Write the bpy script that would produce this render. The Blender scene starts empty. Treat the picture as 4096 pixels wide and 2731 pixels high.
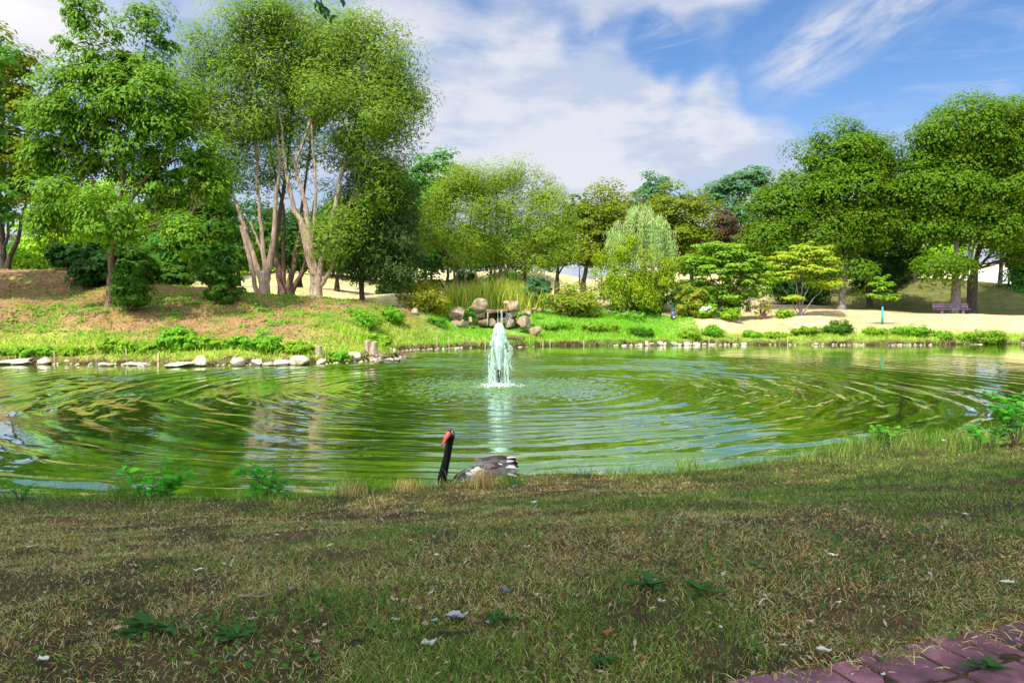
import bpy, math, random
import numpy as np
from mathutils import Vector, noise as mnoise
R = math.radians
sc = bpy.context.scene
COL = sc.collection
FPX = 740.0                     # focal length in picture pixels (1024 wide)
PITCH = math.atan(32 / FPX)
CAMZ = 2.2
# ------------------------------------------------------------------ camera
cd = bpy.data.cameras.new('camera'); cam = bpy.data.objects.new('camera', cd); COL.objects.link(cam)
cam.location = (0, 0, CAMZ); cam.rotation_euler = (R(90) - PITCH, 0, 0)
cd.sensor_width = 36; cd.lens = FPX / 1024 * 36; cd.clip_start = .05; cd.clip_end = 6000
sc.camera = cam
sc.view_settings.view_transform = 'Standard'; sc.view_settings.look = 'None'
sc.view_settings.exposure = 0.68; sc.view_settings.gamma = 1
sc.cycles.max_bounces = 6; sc.cycles.diffuse_bounces = 3; sc.cycles.glossy_bounces = 3
sc.cycles.transmission_bounces = 4; sc.cycles.transparent_max_bounces = 6
sc.cycles.use_denoising = True; sc.cycles.caustics_reflective = False; sc.cycles.caustics_refractive = False
sc.cycles.sample_clamp_indirect = 4
# sun: behind the camera, to the left, high
SUN = Vector((-.30, -.47, .83)).normalized()
sl = bpy.data.lights.new('sun', 'SUN'); so = bpy.data.objects.new('sun', sl); COL.objects.link(so)
sl.energy = 4.7; sl.angle = R(.55); sl.color = (1, .94, .82)
so.rotation_euler = (-SUN).to_track_quat('-Z', 'Y').to_euler(); so.location = (-30, -30, 60)

def ray(px, py):
    u = (px - 512) / FPX; v = (341 - py) / FPX
    c, s = math.cos(PITCH), math.sin(PITCH)
    return np.array([u, c + v * s, -s + v * c])
def at(px, py, Y):              # picture point at depth Y
    d = ray(px, py); t = Y / d[1]
    return np.array([d[0] * t, Y, CAMZ + d[2] * t])
def onz(px, py, z=0.0):         # picture point on level z
    d = ray(px, py); t = (z - CAMZ) / d[2]
    return np.array([d[0] * t, d[1] * t, z])
def nrm(a):
    a = np.asarray(a, float); return a / np.maximum(np.linalg.norm(a, axis=-1, keepdims=True), 1e-9)

# ------------------------------------------------------------------ world: Nishita sky with clouds in direction space
W = bpy.data.worlds.new('World'); sc.world = W; W.use_nodes = True
nt = W.node_tree; nt.nodes.clear()
class NB:
    def __init__(s, nt): s.nt = nt
    def n(s, t, **k):
        x = s.nt.nodes.new(t)
        for a, b in k.items(): setattr(x, a, b)
        return x
    def l(s, a, b): s.nt.links.new(a, b)
    def m(s, op, a, b=None, c=None):
        x = s.n('ShaderNodeMath', operation=op)
        for i, v in enumerate((a, b, c)):
            if v is None: continue
            if hasattr(v, 'links'): s.l(v, x.inputs[i])
            else: x.inputs[i].default_value = v
        return x.outputs[0]
    def vm(s, op, a, b=None):
        x = s.n('ShaderNodeVectorMath', operation=op)
        for i, v in enumerate((a, b)):
            if v is None: continue
            if hasattr(v, 'links'): s.l(v, x.inputs[i])
            else: x.inputs[i].default_value = tuple(v)
        return x.outputs['Value'] if op in ('DOT_PRODUCT', 'LENGTH', 'DISTANCE') else x.outputs[0]
    def mr(s, v, a, b, c=0., d=1., smooth=True):
        x = s.n('ShaderNodeMapRange', interpolation_type='SMOOTHSTEP' if smooth else 'LINEAR')
        s.l(v, x.inputs[0])
        for i, k in enumerate((a, b, c, d)): x.inputs[i + 1].default_value = k
        return x.outputs[0]
    def mix(s, f, a, b, blend='MIX'):
        x = s.n('ShaderNodeMix', data_type='RGBA', blend_type=blend)
        for i, v in ((0, f), (6, a), (7, b)):
            if hasattr(v, 'links'): s.l(v, x.inputs[i])
            elif i == 0: x.inputs[0].default_value = v
            else: x.inputs[i].default_value = (*v, 1)
        return x.outputs[2]
    def noise(s, vec, scale, detail=4, rough=.55, dist=0., dim='3D'):
        x = s.n('ShaderNodeTexNoise', noise_dimensions=dim)
        if vec is not None: s.l(vec, x.inputs['Vector'])
        x.inputs['Scale'].default_value = scale; x.inputs['Detail'].default_value = detail
        x.inputs['Roughness'].default_value = rough; x.inputs['Distortion'].default_value = dist
        return x.outputs[0]
    def ramp(s, f, stops):
        x = s.n('ShaderNodeValToRGB'); e = x.color_ramp.elements
        while len(e) < len(stops): e.new(.5)
        for el, (p, c) in zip(e, stops): el.position = p; el.color = (*c, 1)
        s.l(f, x.inputs[0]); return x.outputs[0]
b = NB(nt)
sky = b.n('ShaderNodeTexSky', sky_type='NISHITA'); sky.sun_disc = False
sky.sun_elevation = math.asin(SUN.z); sky.sun_rotation = math.atan2(SUN.x, SUN.y)
sky.air_density = 1.0; sky.dust_density = .6; sky.ozone_density = 2.0
SKY_S = .10
tc = b.n('ShaderNodeTexCoord'); dv = b.vm('NORMALIZE', tc.outputs['Generated'])
stretch = b.vm('MULTIPLY', dv, (1, 1, 2.4))
def udir(px, py): return nrm(ray(px, py))
dens = None
def add(x):
    global dens
    dens = x if dens is None else b.m('ADD', dens, x)
for px, py, sg, wt in ((430, 150, 16, .42), (530, 170, 12, .3), (610, 200, 12, .35), (700, 190, 10, .38), (790, 190, 8, .42), (815, 150, 6, .35), (560, 120, 8, .2), (632, 76, 4.2, .75), (600, 80, 3.2, .4),
                       (716, 68, 4.0, .5), (735, 122, 6.0, .5), (660, 110, 5, .2), (560, -8, 7, .5), (640, -6, 5.5, .7), (720, -14, 5.5, .8), (420, -30, 14, .08), (460, 80, 8, .2), (450, 20, 6, -.2), (505, 12, 6, -.3), (40, 36, 7, .4), (210, 60, 12, .08),
                       (598, 42, 3.6, -.5), (634, 42, 3.8, -.7), (672, 43, 3.8, -.65), (715, 36, 3, -.4), (765, 66, 5, -.7), (800, 88, 5, -.5), (545, 40, 4, -.25), (676, 84, 2.4, -.5), (700, 96, 2.6, -.35), (640, 136, 3.4, -.3), (700, 140, 3, -.25), (590, 128, 3.5, -.15), (655, 225, 4.5, -.25), (700, 215, 4, -.35), (765, 152, 2.6, -.35), (470, 110, 4, -.12),
                       (900, 60, 16, -.5), (970, 160, 14, -.4)):
    add(b.m('MULTIPLY', b.mr(b.vm('DOT_PRODUCT', dv, udir(px, py)), math.cos(R(sg)), 1.0), wt))
n1 = b.noise(stretch, 3.2, 7, .58, .3); n2 = b.noise(stretch, 9.0, 6, .6, .2)
d0 = b.m('ADD', dens, b.m('MULTIPLY', b.m('SUBTRACT', n1, .5), 1.15))
d0 = b.m('ADD', d0, b.m('MULTIPLY', b.m('SUBTRACT', n2, .5), .6))
cl = b.mr(d0, -.32, .66)
# cirrus streak
A, B_ = udir(742, 92), udir(905, -5); nrmv = nrm(np.cross(A, B_)); ax = nrm(B_ - A)
dist = b.vm('DOT_PRODUCT', dv, nrmv); along = b.vm('DOT_PRODUCT', dv, ax)
a0, a1 = float(np.dot(A, ax)), float(np.dot(B_, ax))
cxy = b.n('ShaderNodeCombineXYZ'); b.l(b.m('MULTIPLY', dist, 26), cxy.inputs[0]); b.l(b.m('MULTIPLY', along, 7), cxy.inputs[1])
sn = b.noise(cxy.outputs[0], 1.6, 6, .62, .5)
widen = b.m('MULTIPLY', b.mr(b.m('ABSOLUTE', dist), .058, .004), b.mr(along, a0 - .03, a0 + .10))
st = b.m('MULTIPLY', widen, b.mr(sn, .25, .68))
# thin contrail
A2, B2 = udir(595, 48), udir(596, -8); n3 = nrm(np.cross(A2, B2)); ax2 = nrm(B2 - A2)
ct = b.m('MULTIPLY', b.mr(b.m('ABSOLUTE', b.vm('DOT_PRODUCT', dv, n3)), .0055, .001), b.mr(b.vm('DOT_PRODUCT', dv, ax2), float(np.dot(A2, ax2)) - .01, float(np.dot(A2, ax2)) + .02))
# wisps, everywhere
n4 = b.noise(b.vm('MULTIPLY', dv, (1, 1.5, 5)), 4.5, 7, .65, 1.2)
wi = b.m('MULTIPLY', b.mr(n4, .52, .8), .45)
tot = b.m('MAXIMUM', b.m('MAXIMUM', b.m('MULTIPLY', cl, .9), b.m('MULTIPLY', st, .95)), b.m('MAXIMUM', wi, b.m('MULTIPLY', ct, .45)))
cloudcol = b.mix(b.mr(b.m('ADD', n1, b.m('MULTIPLY', n2, .9)), .82, 1.1), (.36, .41, .51), (.53, .53, .565))
blue = b.mix(1.0, sky.outputs[0], (SKY_S * .62, SKY_S * .84, SKY_S * 1.08), 'MULTIPLY')
sepd = b.n('ShaderNodeSeparateXYZ'); b.l(dv, sepd.inputs[0])
blue = b.mix(b.mr(sepd.outputs[2], .0, .30, .92, 0), blue, (.40, .43, .52))
skycol = b.mix(tot, blue, cloudcol)
# sunward sky, out of view, boosted and warmed as added fill light
sky_fill = b.mix(b.mr(b.vm('DOT_PRODUCT', dv, tuple(SUN)), -.1, .8), (1, 1, 1), (5.6, 4.7, 3.3))
skycol = b.vm('MULTIPLY', skycol, sky_fill)
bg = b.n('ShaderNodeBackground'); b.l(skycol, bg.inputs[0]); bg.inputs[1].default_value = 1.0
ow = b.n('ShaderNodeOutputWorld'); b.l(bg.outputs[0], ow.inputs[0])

# ------------------------------------------------------------------ helpers
def vnoise(x, y, seed=0):
    x = np.asarray(x, float); y = np.asarray(y, float)
    xi = np.floor(x).astype(np.int64); yi = np.floor(y).astype(np.int64); xf = x - xi; yf = y - yi
    def h(a, c):
        n = (a * 374761393 + c * 668265263 + seed * 974711) & 0x7fffffff
        n = ((n ^ (n >> 13)) * 1274126177) & 0x7fffffff
        return ((n ^ (n >> 16)) & 0xffff) / 65535.0
    u = xf * xf * (3 - 2 * xf); v = yf * yf * (3 - 2 * yf)
    return (h(xi, yi) * (1 - u) + h(xi + 1, yi) * u) * (1 - v) + (h(xi, yi + 1) * (1 - u) + h(xi + 1, yi + 1) * u) * v
def fbm(x, y, seed=0, o=4):
    s = 0; a = .5; t = 0
    for i in range(o): s = s + a * vnoise(x * 2 ** i, y * 2 ** i, seed + i); t += a; a *= .5
    return s / t
def sstep(a, c, x):
    t = np.clip((x - a) / (c - a), 0, 1); return t * t * (3 - 2 * t)
def empty(name, loc, label, cat, group=None):
    o = bpy.data.objects.new(name, None); COL.objects.link(o); o.location = tuple(loc); o.empty_display_size = .2
    o['label'] = label; o['category'] = cat
    if group: o['group'] = group
    return o
def tag(o, label=None, cat=None, group=None, kind=None):
    if label: o['label'] = label
    if cat: o['category'] = cat
    if group: o['group'] = group
    if kind: o['kind'] = kind
    return o
def mesh_np(name, V, F, m, parent=None, smooth=False, origin=None):
    V = np.asarray(V, np.float32).reshape(-1, 3); F = np.asarray(F, np.int32)
    loc = np.array(parent.location) if parent is not None else (np.array(origin) if origin is not None else np.zeros(3))
    V = V - loc.astype(np.float32)
    me = bpy.data.meshes.new(name); k = F.shape[1]
    me.vertices.add(len(V)); me.vertices.foreach_set('co', V.ravel())
    me.loops.add(F.size); me.loops.foreach_set('vertex_index', F.ravel())
    me.polygons.add(len(F)); me.polygons.foreach_set('loop_start', np.arange(len(F), dtype=np.int32) * k)
    if smooth: me.polygons.foreach_set('use_smooth', np.ones(len(F), bool))
    me.update(calc_edges=True); me.materials.append(m)
    o = bpy.data.objects.new(name, me); COL.objects.link(o)
    if parent is not None: o.parent = parent
    else: o.location = tuple(loc)
    return o
class MB:
    def __init__(s): s.v = []; s.f = []
    def add(s, V, F):
        k = len(s.v); s.v += [tuple(map(float, p)) for p in V]; s.f += [tuple(i + k for i in f) for f in F]; return s
    def tube(s, P, r, n=6, cap=True):
        P = np.asarray(P, float); r = np.broadcast_to(r, (len(P),)) if np.ndim(r) == 0 else np.asarray(r, float)
        T = nrm(np.gradient(P, axis=0)); V = []; F = []
        ref = np.array([.31, .92, .2]) if abs(T[0][1]) < .8 else np.array([1., 0, .1])
        for i in range(len(P)):
            a = ref - T[i] * np.dot(ref, T[i]); a = a / max(np.linalg.norm(a), 1e-6); c = np.cross(T[i], a); ref = a
            for j in range(n):
                t = 2 * math.pi * j / n; V.append(P[i] + r[i] * (math.cos(t) * a + math.sin(t) * c))
        for i in range(len(P) - 1):
            for j in range(n): F.append((i * n + j, i * n + (j + 1) % n, (i + 1) * n + (j + 1) % n, (i + 1) * n + j))
        if cap: F += [tuple(range(n))[::-1], tuple((len(P) - 1) * n + j for j in range(n))]
        return s.add(V, F)
    def box(s, c, d, rot=None):
        V = [np.array([x * d[0] / 2, y * d[1] / 2, z * d[2] / 2]) for z in (-1, 1) for y in (-1, 1) for x in (-1, 1)]
        if rot is not None: V = [rot @ v for v in V]
        return s.add([np.array(c) + v for v in V], [(0, 2, 3, 1), (4, 5, 7, 6), (0, 1, 5, 4), (2, 6, 7, 3), (0, 4, 6, 2), (1, 3, 7, 5)])
    def build(s, name, m, parent=None, smooth=False, bevel=0, origin=None):
        loc = np.array(parent.location) if parent is not None else (np.array(origin) if origin is not None else np.zeros(3))
        me = bpy.data.meshes.new(name); me.from_pydata([tuple(np.array(p) - loc) for p in s.v], [], s.f); me.update()
        if smooth: me.polygons.foreach_set('use_smooth', np.ones(len(me.polygons), bool))
        me.materials.append(m); o = bpy.data.objects.new(name, me); COL.objects.link(o)
        if parent is not None: o.parent = parent
        else: o.location = tuple(loc)
        if bevel:
            bm_ = o.modifiers.new('bevel', 'BEVEL'); bm_.width = bevel; bm_.segments = 2
        return o
def sub(o, parent_child):        # make o a sub-part of another part (same origin as that part)
    o.parent = parent_child; return o

# ------------------------------------------------------------------ materials
def newmat(name):
    m = bpy.data.materials.new(name); m.use_nodes = True; m.node_tree.nodes.clear()
    bb = NB(m.node_tree); out = bb.n('ShaderNodeOutputMaterial'); return m, bb, out
_mc = {}
def leafmat(name, cols, trans=.38, rough=.6, spec=.12, gain=1.5, sat=(.9, 1., .45), spread=.6):
    if name in _mc: return _mc[name]
    m, bb, out = newmat(name)
    g = bb.n('ShaderNodeNewGeometry'); k = len(cols); mc_ = np.mean(cols, 0); cols = [tuple(mc_ + (np.array(c) - mc_) * spread) for c in cols]; cols = [tuple(min(.6, v * gain * q_) for v, q_ in zip(c, sat)) for c in cols]
    c = bb.ramp(g.outputs['Random Per Island'], [(i / max(k - 1, 1), cc) for i, cc in enumerate(cols)])
    p = bb.n('ShaderNodeBsdfPrincipled'); bb.l(c, p.inputs['Base Color']); p.inputs['Roughness'].default_value = rough
    p.inputs['Specular IOR Level'].default_value = spec
    t = bb.n('ShaderNodeBsdfTranslucent'); bb.l(bb.mix(1., c, (1.5, 1.5, .8), 'MULTIPLY'), t.inputs[0])
    mx = bb.n('ShaderNodeMixShader'); mx.inputs[0].default_value = trans
    bb.l(p.outputs[0], mx.inputs[1]); bb.l(t.outputs[0], mx.inputs[2]); bb.l(mx.outputs[0], out.inputs[0])
    _mc[name] = m; return m
def noisemat(name, stops, scale=5, detail=6, rough=.85, bump=.0, stretch=(1, 1, 1), spec=.3, bscale=None, coord='Object'):
    if name in _mc: return _mc[name]
    m, bb, out = newmat(name)
    t = bb.n('ShaderNodeTexCoord'); v = bb.vm('MULTIPLY', t.outputs[coord], stretch)
    nz = bb.noise(v, scale, detail, .6, .2)
    c = bb.ramp(nz, stops)
    p = bb.n('ShaderNodeBsdfPrincipled'); bb.l(c, p.inputs['Base Color']); p.inputs['Roughness'].default_value = rough
    p.inputs['Specular IOR Level'].default_value = spec
    if bump:
        bn = bb.n('ShaderNodeBump'); bn.inputs['Strength'].default_value = 1; bn.inputs['Distance'].default_value = bump
        bb.l(bb.noise(v, bscale or scale * 3, 6, .65), bn.inputs['Height']); bb.l(bn.outputs[0], p.inputs['Normal'])
    bb.l(p.outputs[0], out.inputs[0]); _mc[name] = m; return m

BARK_PALE = noisemat('bark_pale', [(.3, (.20, .125, .085)), (.5, (.44, .31, .22)), (.7, (.62, .48, .37))], 2.2, 8, .9, .08, (5, 5, .8))
BARK_DARK = noisemat('bark_dark', [(.3, (.03, .022, .015)), (.6, (.08, .06, .04)), (.8, (.13, .1, .07))], 3, 6, .9, .05, (5, 5, 1))
BARK_BROWN = noisemat('bark_brown', [(.3, (.10, .055, .035)), (.6, (.22, .13, .09)), (.8, (.34, .22, .16))], 3, 6, .9, .05, (5, 5, 1))
BARK_GREY = noisemat('bark_grey', [(.3, (.12, .10, .085)), (.6, (.27, .23, .2)), (.8, (.4, .35, .3))], 3, 6, .9, .05, (5, 5, 1))
STONE = noisemat('stone_warm', [(.22, (.06, .042, .026)), (.4, (.23, .155, .08)), (.55, (.35, .265, .175)), (.72, (.47, .41, .34)), (.85, (.17, .15, .12))], 2.6, 9, .9, .06, (1, 1, 1.6), bscale=6)
STONE_PALE = noisemat('stone_pale', [(.25, (.26, .19, .115)), (.5, (.50, .41, .29)), (.8, (.64, .56, .43))], 3, 8, .85, .04, bscale=8)
STONE_WET = noisemat('stone_wet', [(.25, (.035, .022, .012)), (.5, (.16, .10, .045)), (.8, (.34, .23, .11))], 2.6, 8, .45, .05, (1, 1, 1.6), .5, bscale=6)
L_CHERRY = leafmat('leaf_cherry', [(.03, .10, .012), (.05, .13, .014), (.08, .165, .018), (.11, .19, .025), (.17, .20, .02), (.09, .165, .02)])
L_WILLOW = leafmat('leaf_willow', [(.05, .09, .018), (.08, .125, .024), (.115, .165, .03), (.16, .205, .035)], gain=1.7)
L_WILLOW_D = leafmat('leaf_willow_olive', [(.035, .062, .03), (.05, .085, .04), (.075, .11, .05)])  # grey-green is this drooping willow's own leaf colour
L_OSIER = leafmat('leaf_osier', [(.09, .13, .02), (.13, .175, .028), (.18, .22, .035), (.22, .26, .045)])
L_MAPLE = leafmat('leaf_maple', [(.03, .085, .004), (.05, .11, .005), (.08, .14, .007), (.14, .175, .01)], gain=1.35)
L_MAPLE2 = leafmat('leaf_maple_olive', [(.05, .08, .006), (.085, .115, .008), (.13, .15, .010), (.19, .18, .015)])
L_GREEN = leafmat('leaf_green', [(.03, .10, .02), (.05, .135, .025), (.08, .18, .035)])
L_BLUE = leafmat('leaf_bluegreen', [(.03, .085, .035), (.05, .12, .05), (.075, .155, .06)], sat=(1, 1, .9))
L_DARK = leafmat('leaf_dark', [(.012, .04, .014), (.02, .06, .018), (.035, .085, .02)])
L_BRIGHT = leafmat('leaf_bright', [(.09, .2, .015), (.15, .27, .02), (.22, .32, .025), (.3, .36, .03)])
L_YELLOW = leafmat('leaf_yellow', [(.11, .19, .012), (.17, .25, .015), (.25, .30, .02), (.36, .33, .03)], gain=1.15, spread=.9)
L_LIME = leafmat('leaf_lime', [(.09, .19, .025), (.14, .25, .03), (.2, .3, .04), (.26, .33, .05)], gain=1.15, spread=.9)
L_LIME2 = leafmat('leaf_lime_orange', [(.12, .2, .03), (.18, .26, .035), (.24, .3, .045), (.38, .22, .04)], spread=1.)
L_WEEP = leafmat('leaf_weeping', [(.17, .24, .09), (.23, .31, .12), (.3, .37, .15)], sat=(1, 1, 1))
L_PURPLE = leafmat('leaf_purple', [(.045, .03, .025), (.07, .035, .03), (.09, .045, .03)], sat=(1, 1, 1))
L_SHRUB = leafmat('leaf_shrub', [(.025, .07, .012), (.045, .105, .014), (.07, .14, .018)])
L_ORANGE = leafmat('leaf_orange', [(.12, .16, .025), (.17, .2, .03), (.24, .2, .03), (.34, .19, .03)], spread=1.)
L_RHODO = leafmat('leaf_rhododendron', [(.05, .09, .015), (.11, .16, .02), (.2, .24, .03), (.28, .15, .06)], spread=1.)
L_BANK = leafmat('leaf_bank', [(.07, .2, .02), (.11, .27, .03), (.16, .33, .04), (.24, .38, .05)], gain=1.15, spread=.9)
L_BANK2 = leafmat('leaf_bank_yellow', [(.12, .22, .02), (.18, .3, .03), (.26, .36, .045)], gain=1.15, spread=.9)
L_WEED = leafmat('leaf_weed', [(.02, .12, .03), (.03, .17, .04), (.05, .22, .05)])
L_SHADE = leafmat('leaf_overhead', [(.02, .06, .015), (.035, .09, .02)], .2)
WOOD_STAKE = noisemat('stake_wood', [(.3, (.35, .25, .13)), (.7, (.6, .47, .3))], 8, 4, .85, .004, (4, 4, 1))
WHITE_PAINT = noisemat('white_paint', [(.3, (.72, .72, .72)), (.7, (.8, .8, .8))], 6, 3, .5)

# ------------------------------------------------------------------ pond outline and terrain
def crom(P, k=8):
    P = np.array(P, float); n = len(P); out = []
    for i in range(n):
        p0, p1, p2, p3 = P[i - 1], P[i], P[(i + 1) % n], P[(i + 2) % n]
        for j in range(k):
            t = j / k
            out.append(.5 * (2 * p1 + (p2 - p0) * t + (2 * p0 - 5 * p1 + 4 * p2 - p3) * t * t + (3 * p1 - p0 - 3 * p2 + p3) * t ** 3))
    return np.array(out)
POND = crom([(-5.2, 7.75), (-2.55, 7.75), (-1.53, 8.1), (-.8, 8.3), (.12, 8.8), (1.64, 8.85), (2.77, 9.3), (3.84, 9.95), (5.17, 10.9), (6.7, 11.5), (8.5, 11.9),
             (13, 13.5), (21, 18), (31, 26), (39, 38), (40, 46.5), (33, 47.3), (27, 46.2), (21.8, 45.6), (14.3, 46.2), (8.6, 45.2), (3.2, 44.2), (-.7, 43.0), (-4.2, 40.8), (-6.0, 38.6),
             (-6.2, 35.5), (-5.1, 33.4), (-6.2, 31.3), (-8.3, 29.6), (-12, 29.0), (-16, 29.3), (-20.5, 29.8), (-30, 28.5), (-37, 22), (-30, 12), (-14, 8.0)])
def sdist(x, y):
    x = np.asarray(x, float).ravel(); y = np.asarray(y, float).ravel()
    out = np.empty(len(x)); A = POND; Bq = np.roll(POND, -1, 0)
    for s in range(0, len(x), 20000):
        X = x[s:s + 20000, None]; Yv = y[s:s + 20000, None]
        dx, dy = Bq[:, 0] - A[:, 0], Bq[:, 1] - A[:, 1]
        t = np.clip(((X - A[:, 0]) * dx + (Yv - A[:, 1]) * dy) / (dx * dx + dy * dy), 0, 1)
        dd = np.min((X - A[:, 0] - t * dx) ** 2 + (Yv - A[:, 1] - t * dy) ** 2, 1) ** .5
        cr = ((A[:, 1] > Yv) != (Bq[:, 1] > Yv)) & (X < dx * (Yv - A[:, 1]) / np.where(dy == 0, 1e-9, dy) + A[:, 0])
        out[s:s + 20000] = np.where(cr.sum(1) % 2 == 1, -dd, dd)
    return out
CP = [(-31, 45, 4.6), (-26, 38, 2.7), (-22.5, 32.5, 1.1), (-27, 45, 4.6), (-19.5, 36, 2.35), (-20.5, 42, 3.6), (-17, 43, 3.5), (-14.8, 41, 2.9), (-14.8, 43, 3.1), (-11.4, 43, 2.9), (-8.9, 44, 2.8),
      (-9, 31.5, .85), (-14, 32, .9), (-18, 32.5, 1.0), (-7.9, 36, 1.6), (-12, 37, 1.9), (-6.8, 45, 2.45), (-5.3, 43, 1.3), (-.75, 45.2, .85), (.8, 45.2, .85), (.2, 46, .95), (-1.7, 45.9, 1.0), (.3, 44.5, .62), (-1.3, 44.5, .62), (0, 46.7, 1.1), (1.2, 46.3, 1.0), (-4, 48, 2.5), (2, 48.6, 2.2), (-1.1, 48.5, 2.35), (-1, 52, 2.85), (-1, 60, 4.1), (-8, 56, 3.4),
      (3.8, 49, 1.6), (7.8, 51, 2.0), (12.7, 50, 1.6), (20.2, 52, 1.78), (25.4, 57, 2.2), (32.3, 54, 1.9), (24.2, 48.5, 1.25), (33, 48.5, .95), (16, 47.5, 1.05), (9, 47, .95), (38, 55, 1.75), (41, 75, 5.3), (48, 75, 4.6),
      (24, 62, 2.6), (12, 65, 3.2), (-20, 65, 4.1), (-30, 65, 5.2), (-45, 50, 5.5), (-40, 36, 2.5), (0, 80, 6.3), (20, 85, 6.4), (-25, 85, 6.3), (50, 90, 4.9), (58, 92, 4.9), (54, 86, 4.8), (-60, 90, 8), (60, 60, 4), (50, 45, 1.6), (50, 25, 1.4),
      (-100, 140, 11), (-30, 140, 10.5), (40, 140, 10.5), (100, 140, 11), (0, 400, 14), (-400, 400, 16), (400, 400, 16), (0, 1200, 18), (-1200, 1000, 18), (1200, 1000, 18), (-200, 40, 6), (200, 40, 5),
      (0, 0, 1.1), (2, 2.4, 1.1), (-10, 0, 1.1), (10, 0, 1.1), (-4, 4, 1.05), (4, 5, 1.05), (8, 8, 1.0), (0, -20, 1.3), (-16, 3, 1.1), (12, 9, 1.0), (22, 14, 1.1), (34, 22, 1.2), (-40, 10, 1.4), (0, -200, 2), (-45, 22, 1.6)]
CP = np.array(CP, float)
def far_h(x, y):
    x = np.asarray(x, float).ravel(); y = np.asarray(y, float).ravel(); out = np.empty(len(x))
    for s in range(0, len(x), 30000):
        d2 = (x[s:s + 30000, None] - CP[:, 0]) ** 2 + (y[s:s + 30000, None] - CP[:, 1]) ** 2
        w = 1 / (d2 + 2.0) ** 1.8
        out[s:s + 30000] = (w * CP[:, 2]).sum(1) / w.sum(1)
    return out
def span(*segs):
    out = []
    for a, c, n in segs: out.append(np.linspace(a, c, n, endpoint=False))
    return np.concatenate(out)
GX = np.concatenate([-np.geomspace(1500, 50, 14)[:-1], span((-50, -34, 20), (-34, -8, 74), (-8, 10, 130), (10, 42, 90), (42, 50, 10)), np.geomspace(50, 1500, 14)])
GY = np.concatenate([-np.geomspace(300, 6, 12)[:-1], span((-6, 1.5, 10), (1.5, 13, 105), (13, 27.5, 24), (27.5, 58, 98), (58, 90, 26), (90, 150, 20)), np.geomspace(150, 1800, 16)])
mx_, my_ = np.meshgrid(GX, GY); fx, fy = mx_.ravel(), my_.ravel()
D = sdist(fx, fy)
farside = sstep(20, 26, fy)
D = D + (fbm(fx * .9, fy * .9, 5) - .5) * (.22 + .55 * farside)
Fh = far_h(fx, fy)
lip = .26 + .05 * farside * sstep(-6, 0, fx)
blend = sstep(0, 1, np.clip(D / (5.5 - 2.6 * farside), 0, 1))
Zo = lip + (Fh - lip) * blend
Zo = Zo + (fbm(fx * .6, fy * .6, 9) - .5) * .12 * sstep(.5, 4, D) * np.where(fy > 20, 1, .25) + (fbm(fx * 2.2, fy * 2.2, 19) - .5) * .07 * (D > 0)
Zg = -.7 + (Zo + .7) * sstep(-.35, .22, D)
ZG = Zg.reshape(mx_.shape); DG = D.reshape(mx_.shape)
def interp(G, x, y):
    x = np.atleast_1d(np.asarray(x, float)); y = np.atleast_1d(np.asarray(y, float))
    i = np.clip(np.searchsorted(GX, x) - 1, 0, len(GX) - 2); j = np.clip(np.searchsorted(GY, y) - 1, 0, len(GY) - 2)
    u = np.clip((x - GX[i]) / (GX[i + 1] - GX[i]), 0, 1); v = np.clip((y - GY[j]) / (GY[j + 1] - GY[j]), 0, 1)
    return (G[j, i] * (1 - u) + G[j, i + 1] * u) * (1 - v) + (G[j + 1, i] * (1 - u) + G[j + 1, i + 1] * u) * v
def gz(x, y): return interp(ZG, x, y)
def gd(x, y): return interp(DG, x, y)
def shoreY(px, far=True):        # depth at which the picture column px meets the far shoreline
    k = (px - 512) / FPX; Yy = np.linspace(62, 26, 900); d = gd(k * Yy, Yy); i = np.nonzero(d < .02)[0]
    return float(Yy[i[0]]) if len(i) else 45.
def put(px, Y):
    X = (at(px, 320, Y))[0]; return np.array([X, Y, float(gz(X, Y)[0])])
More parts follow.
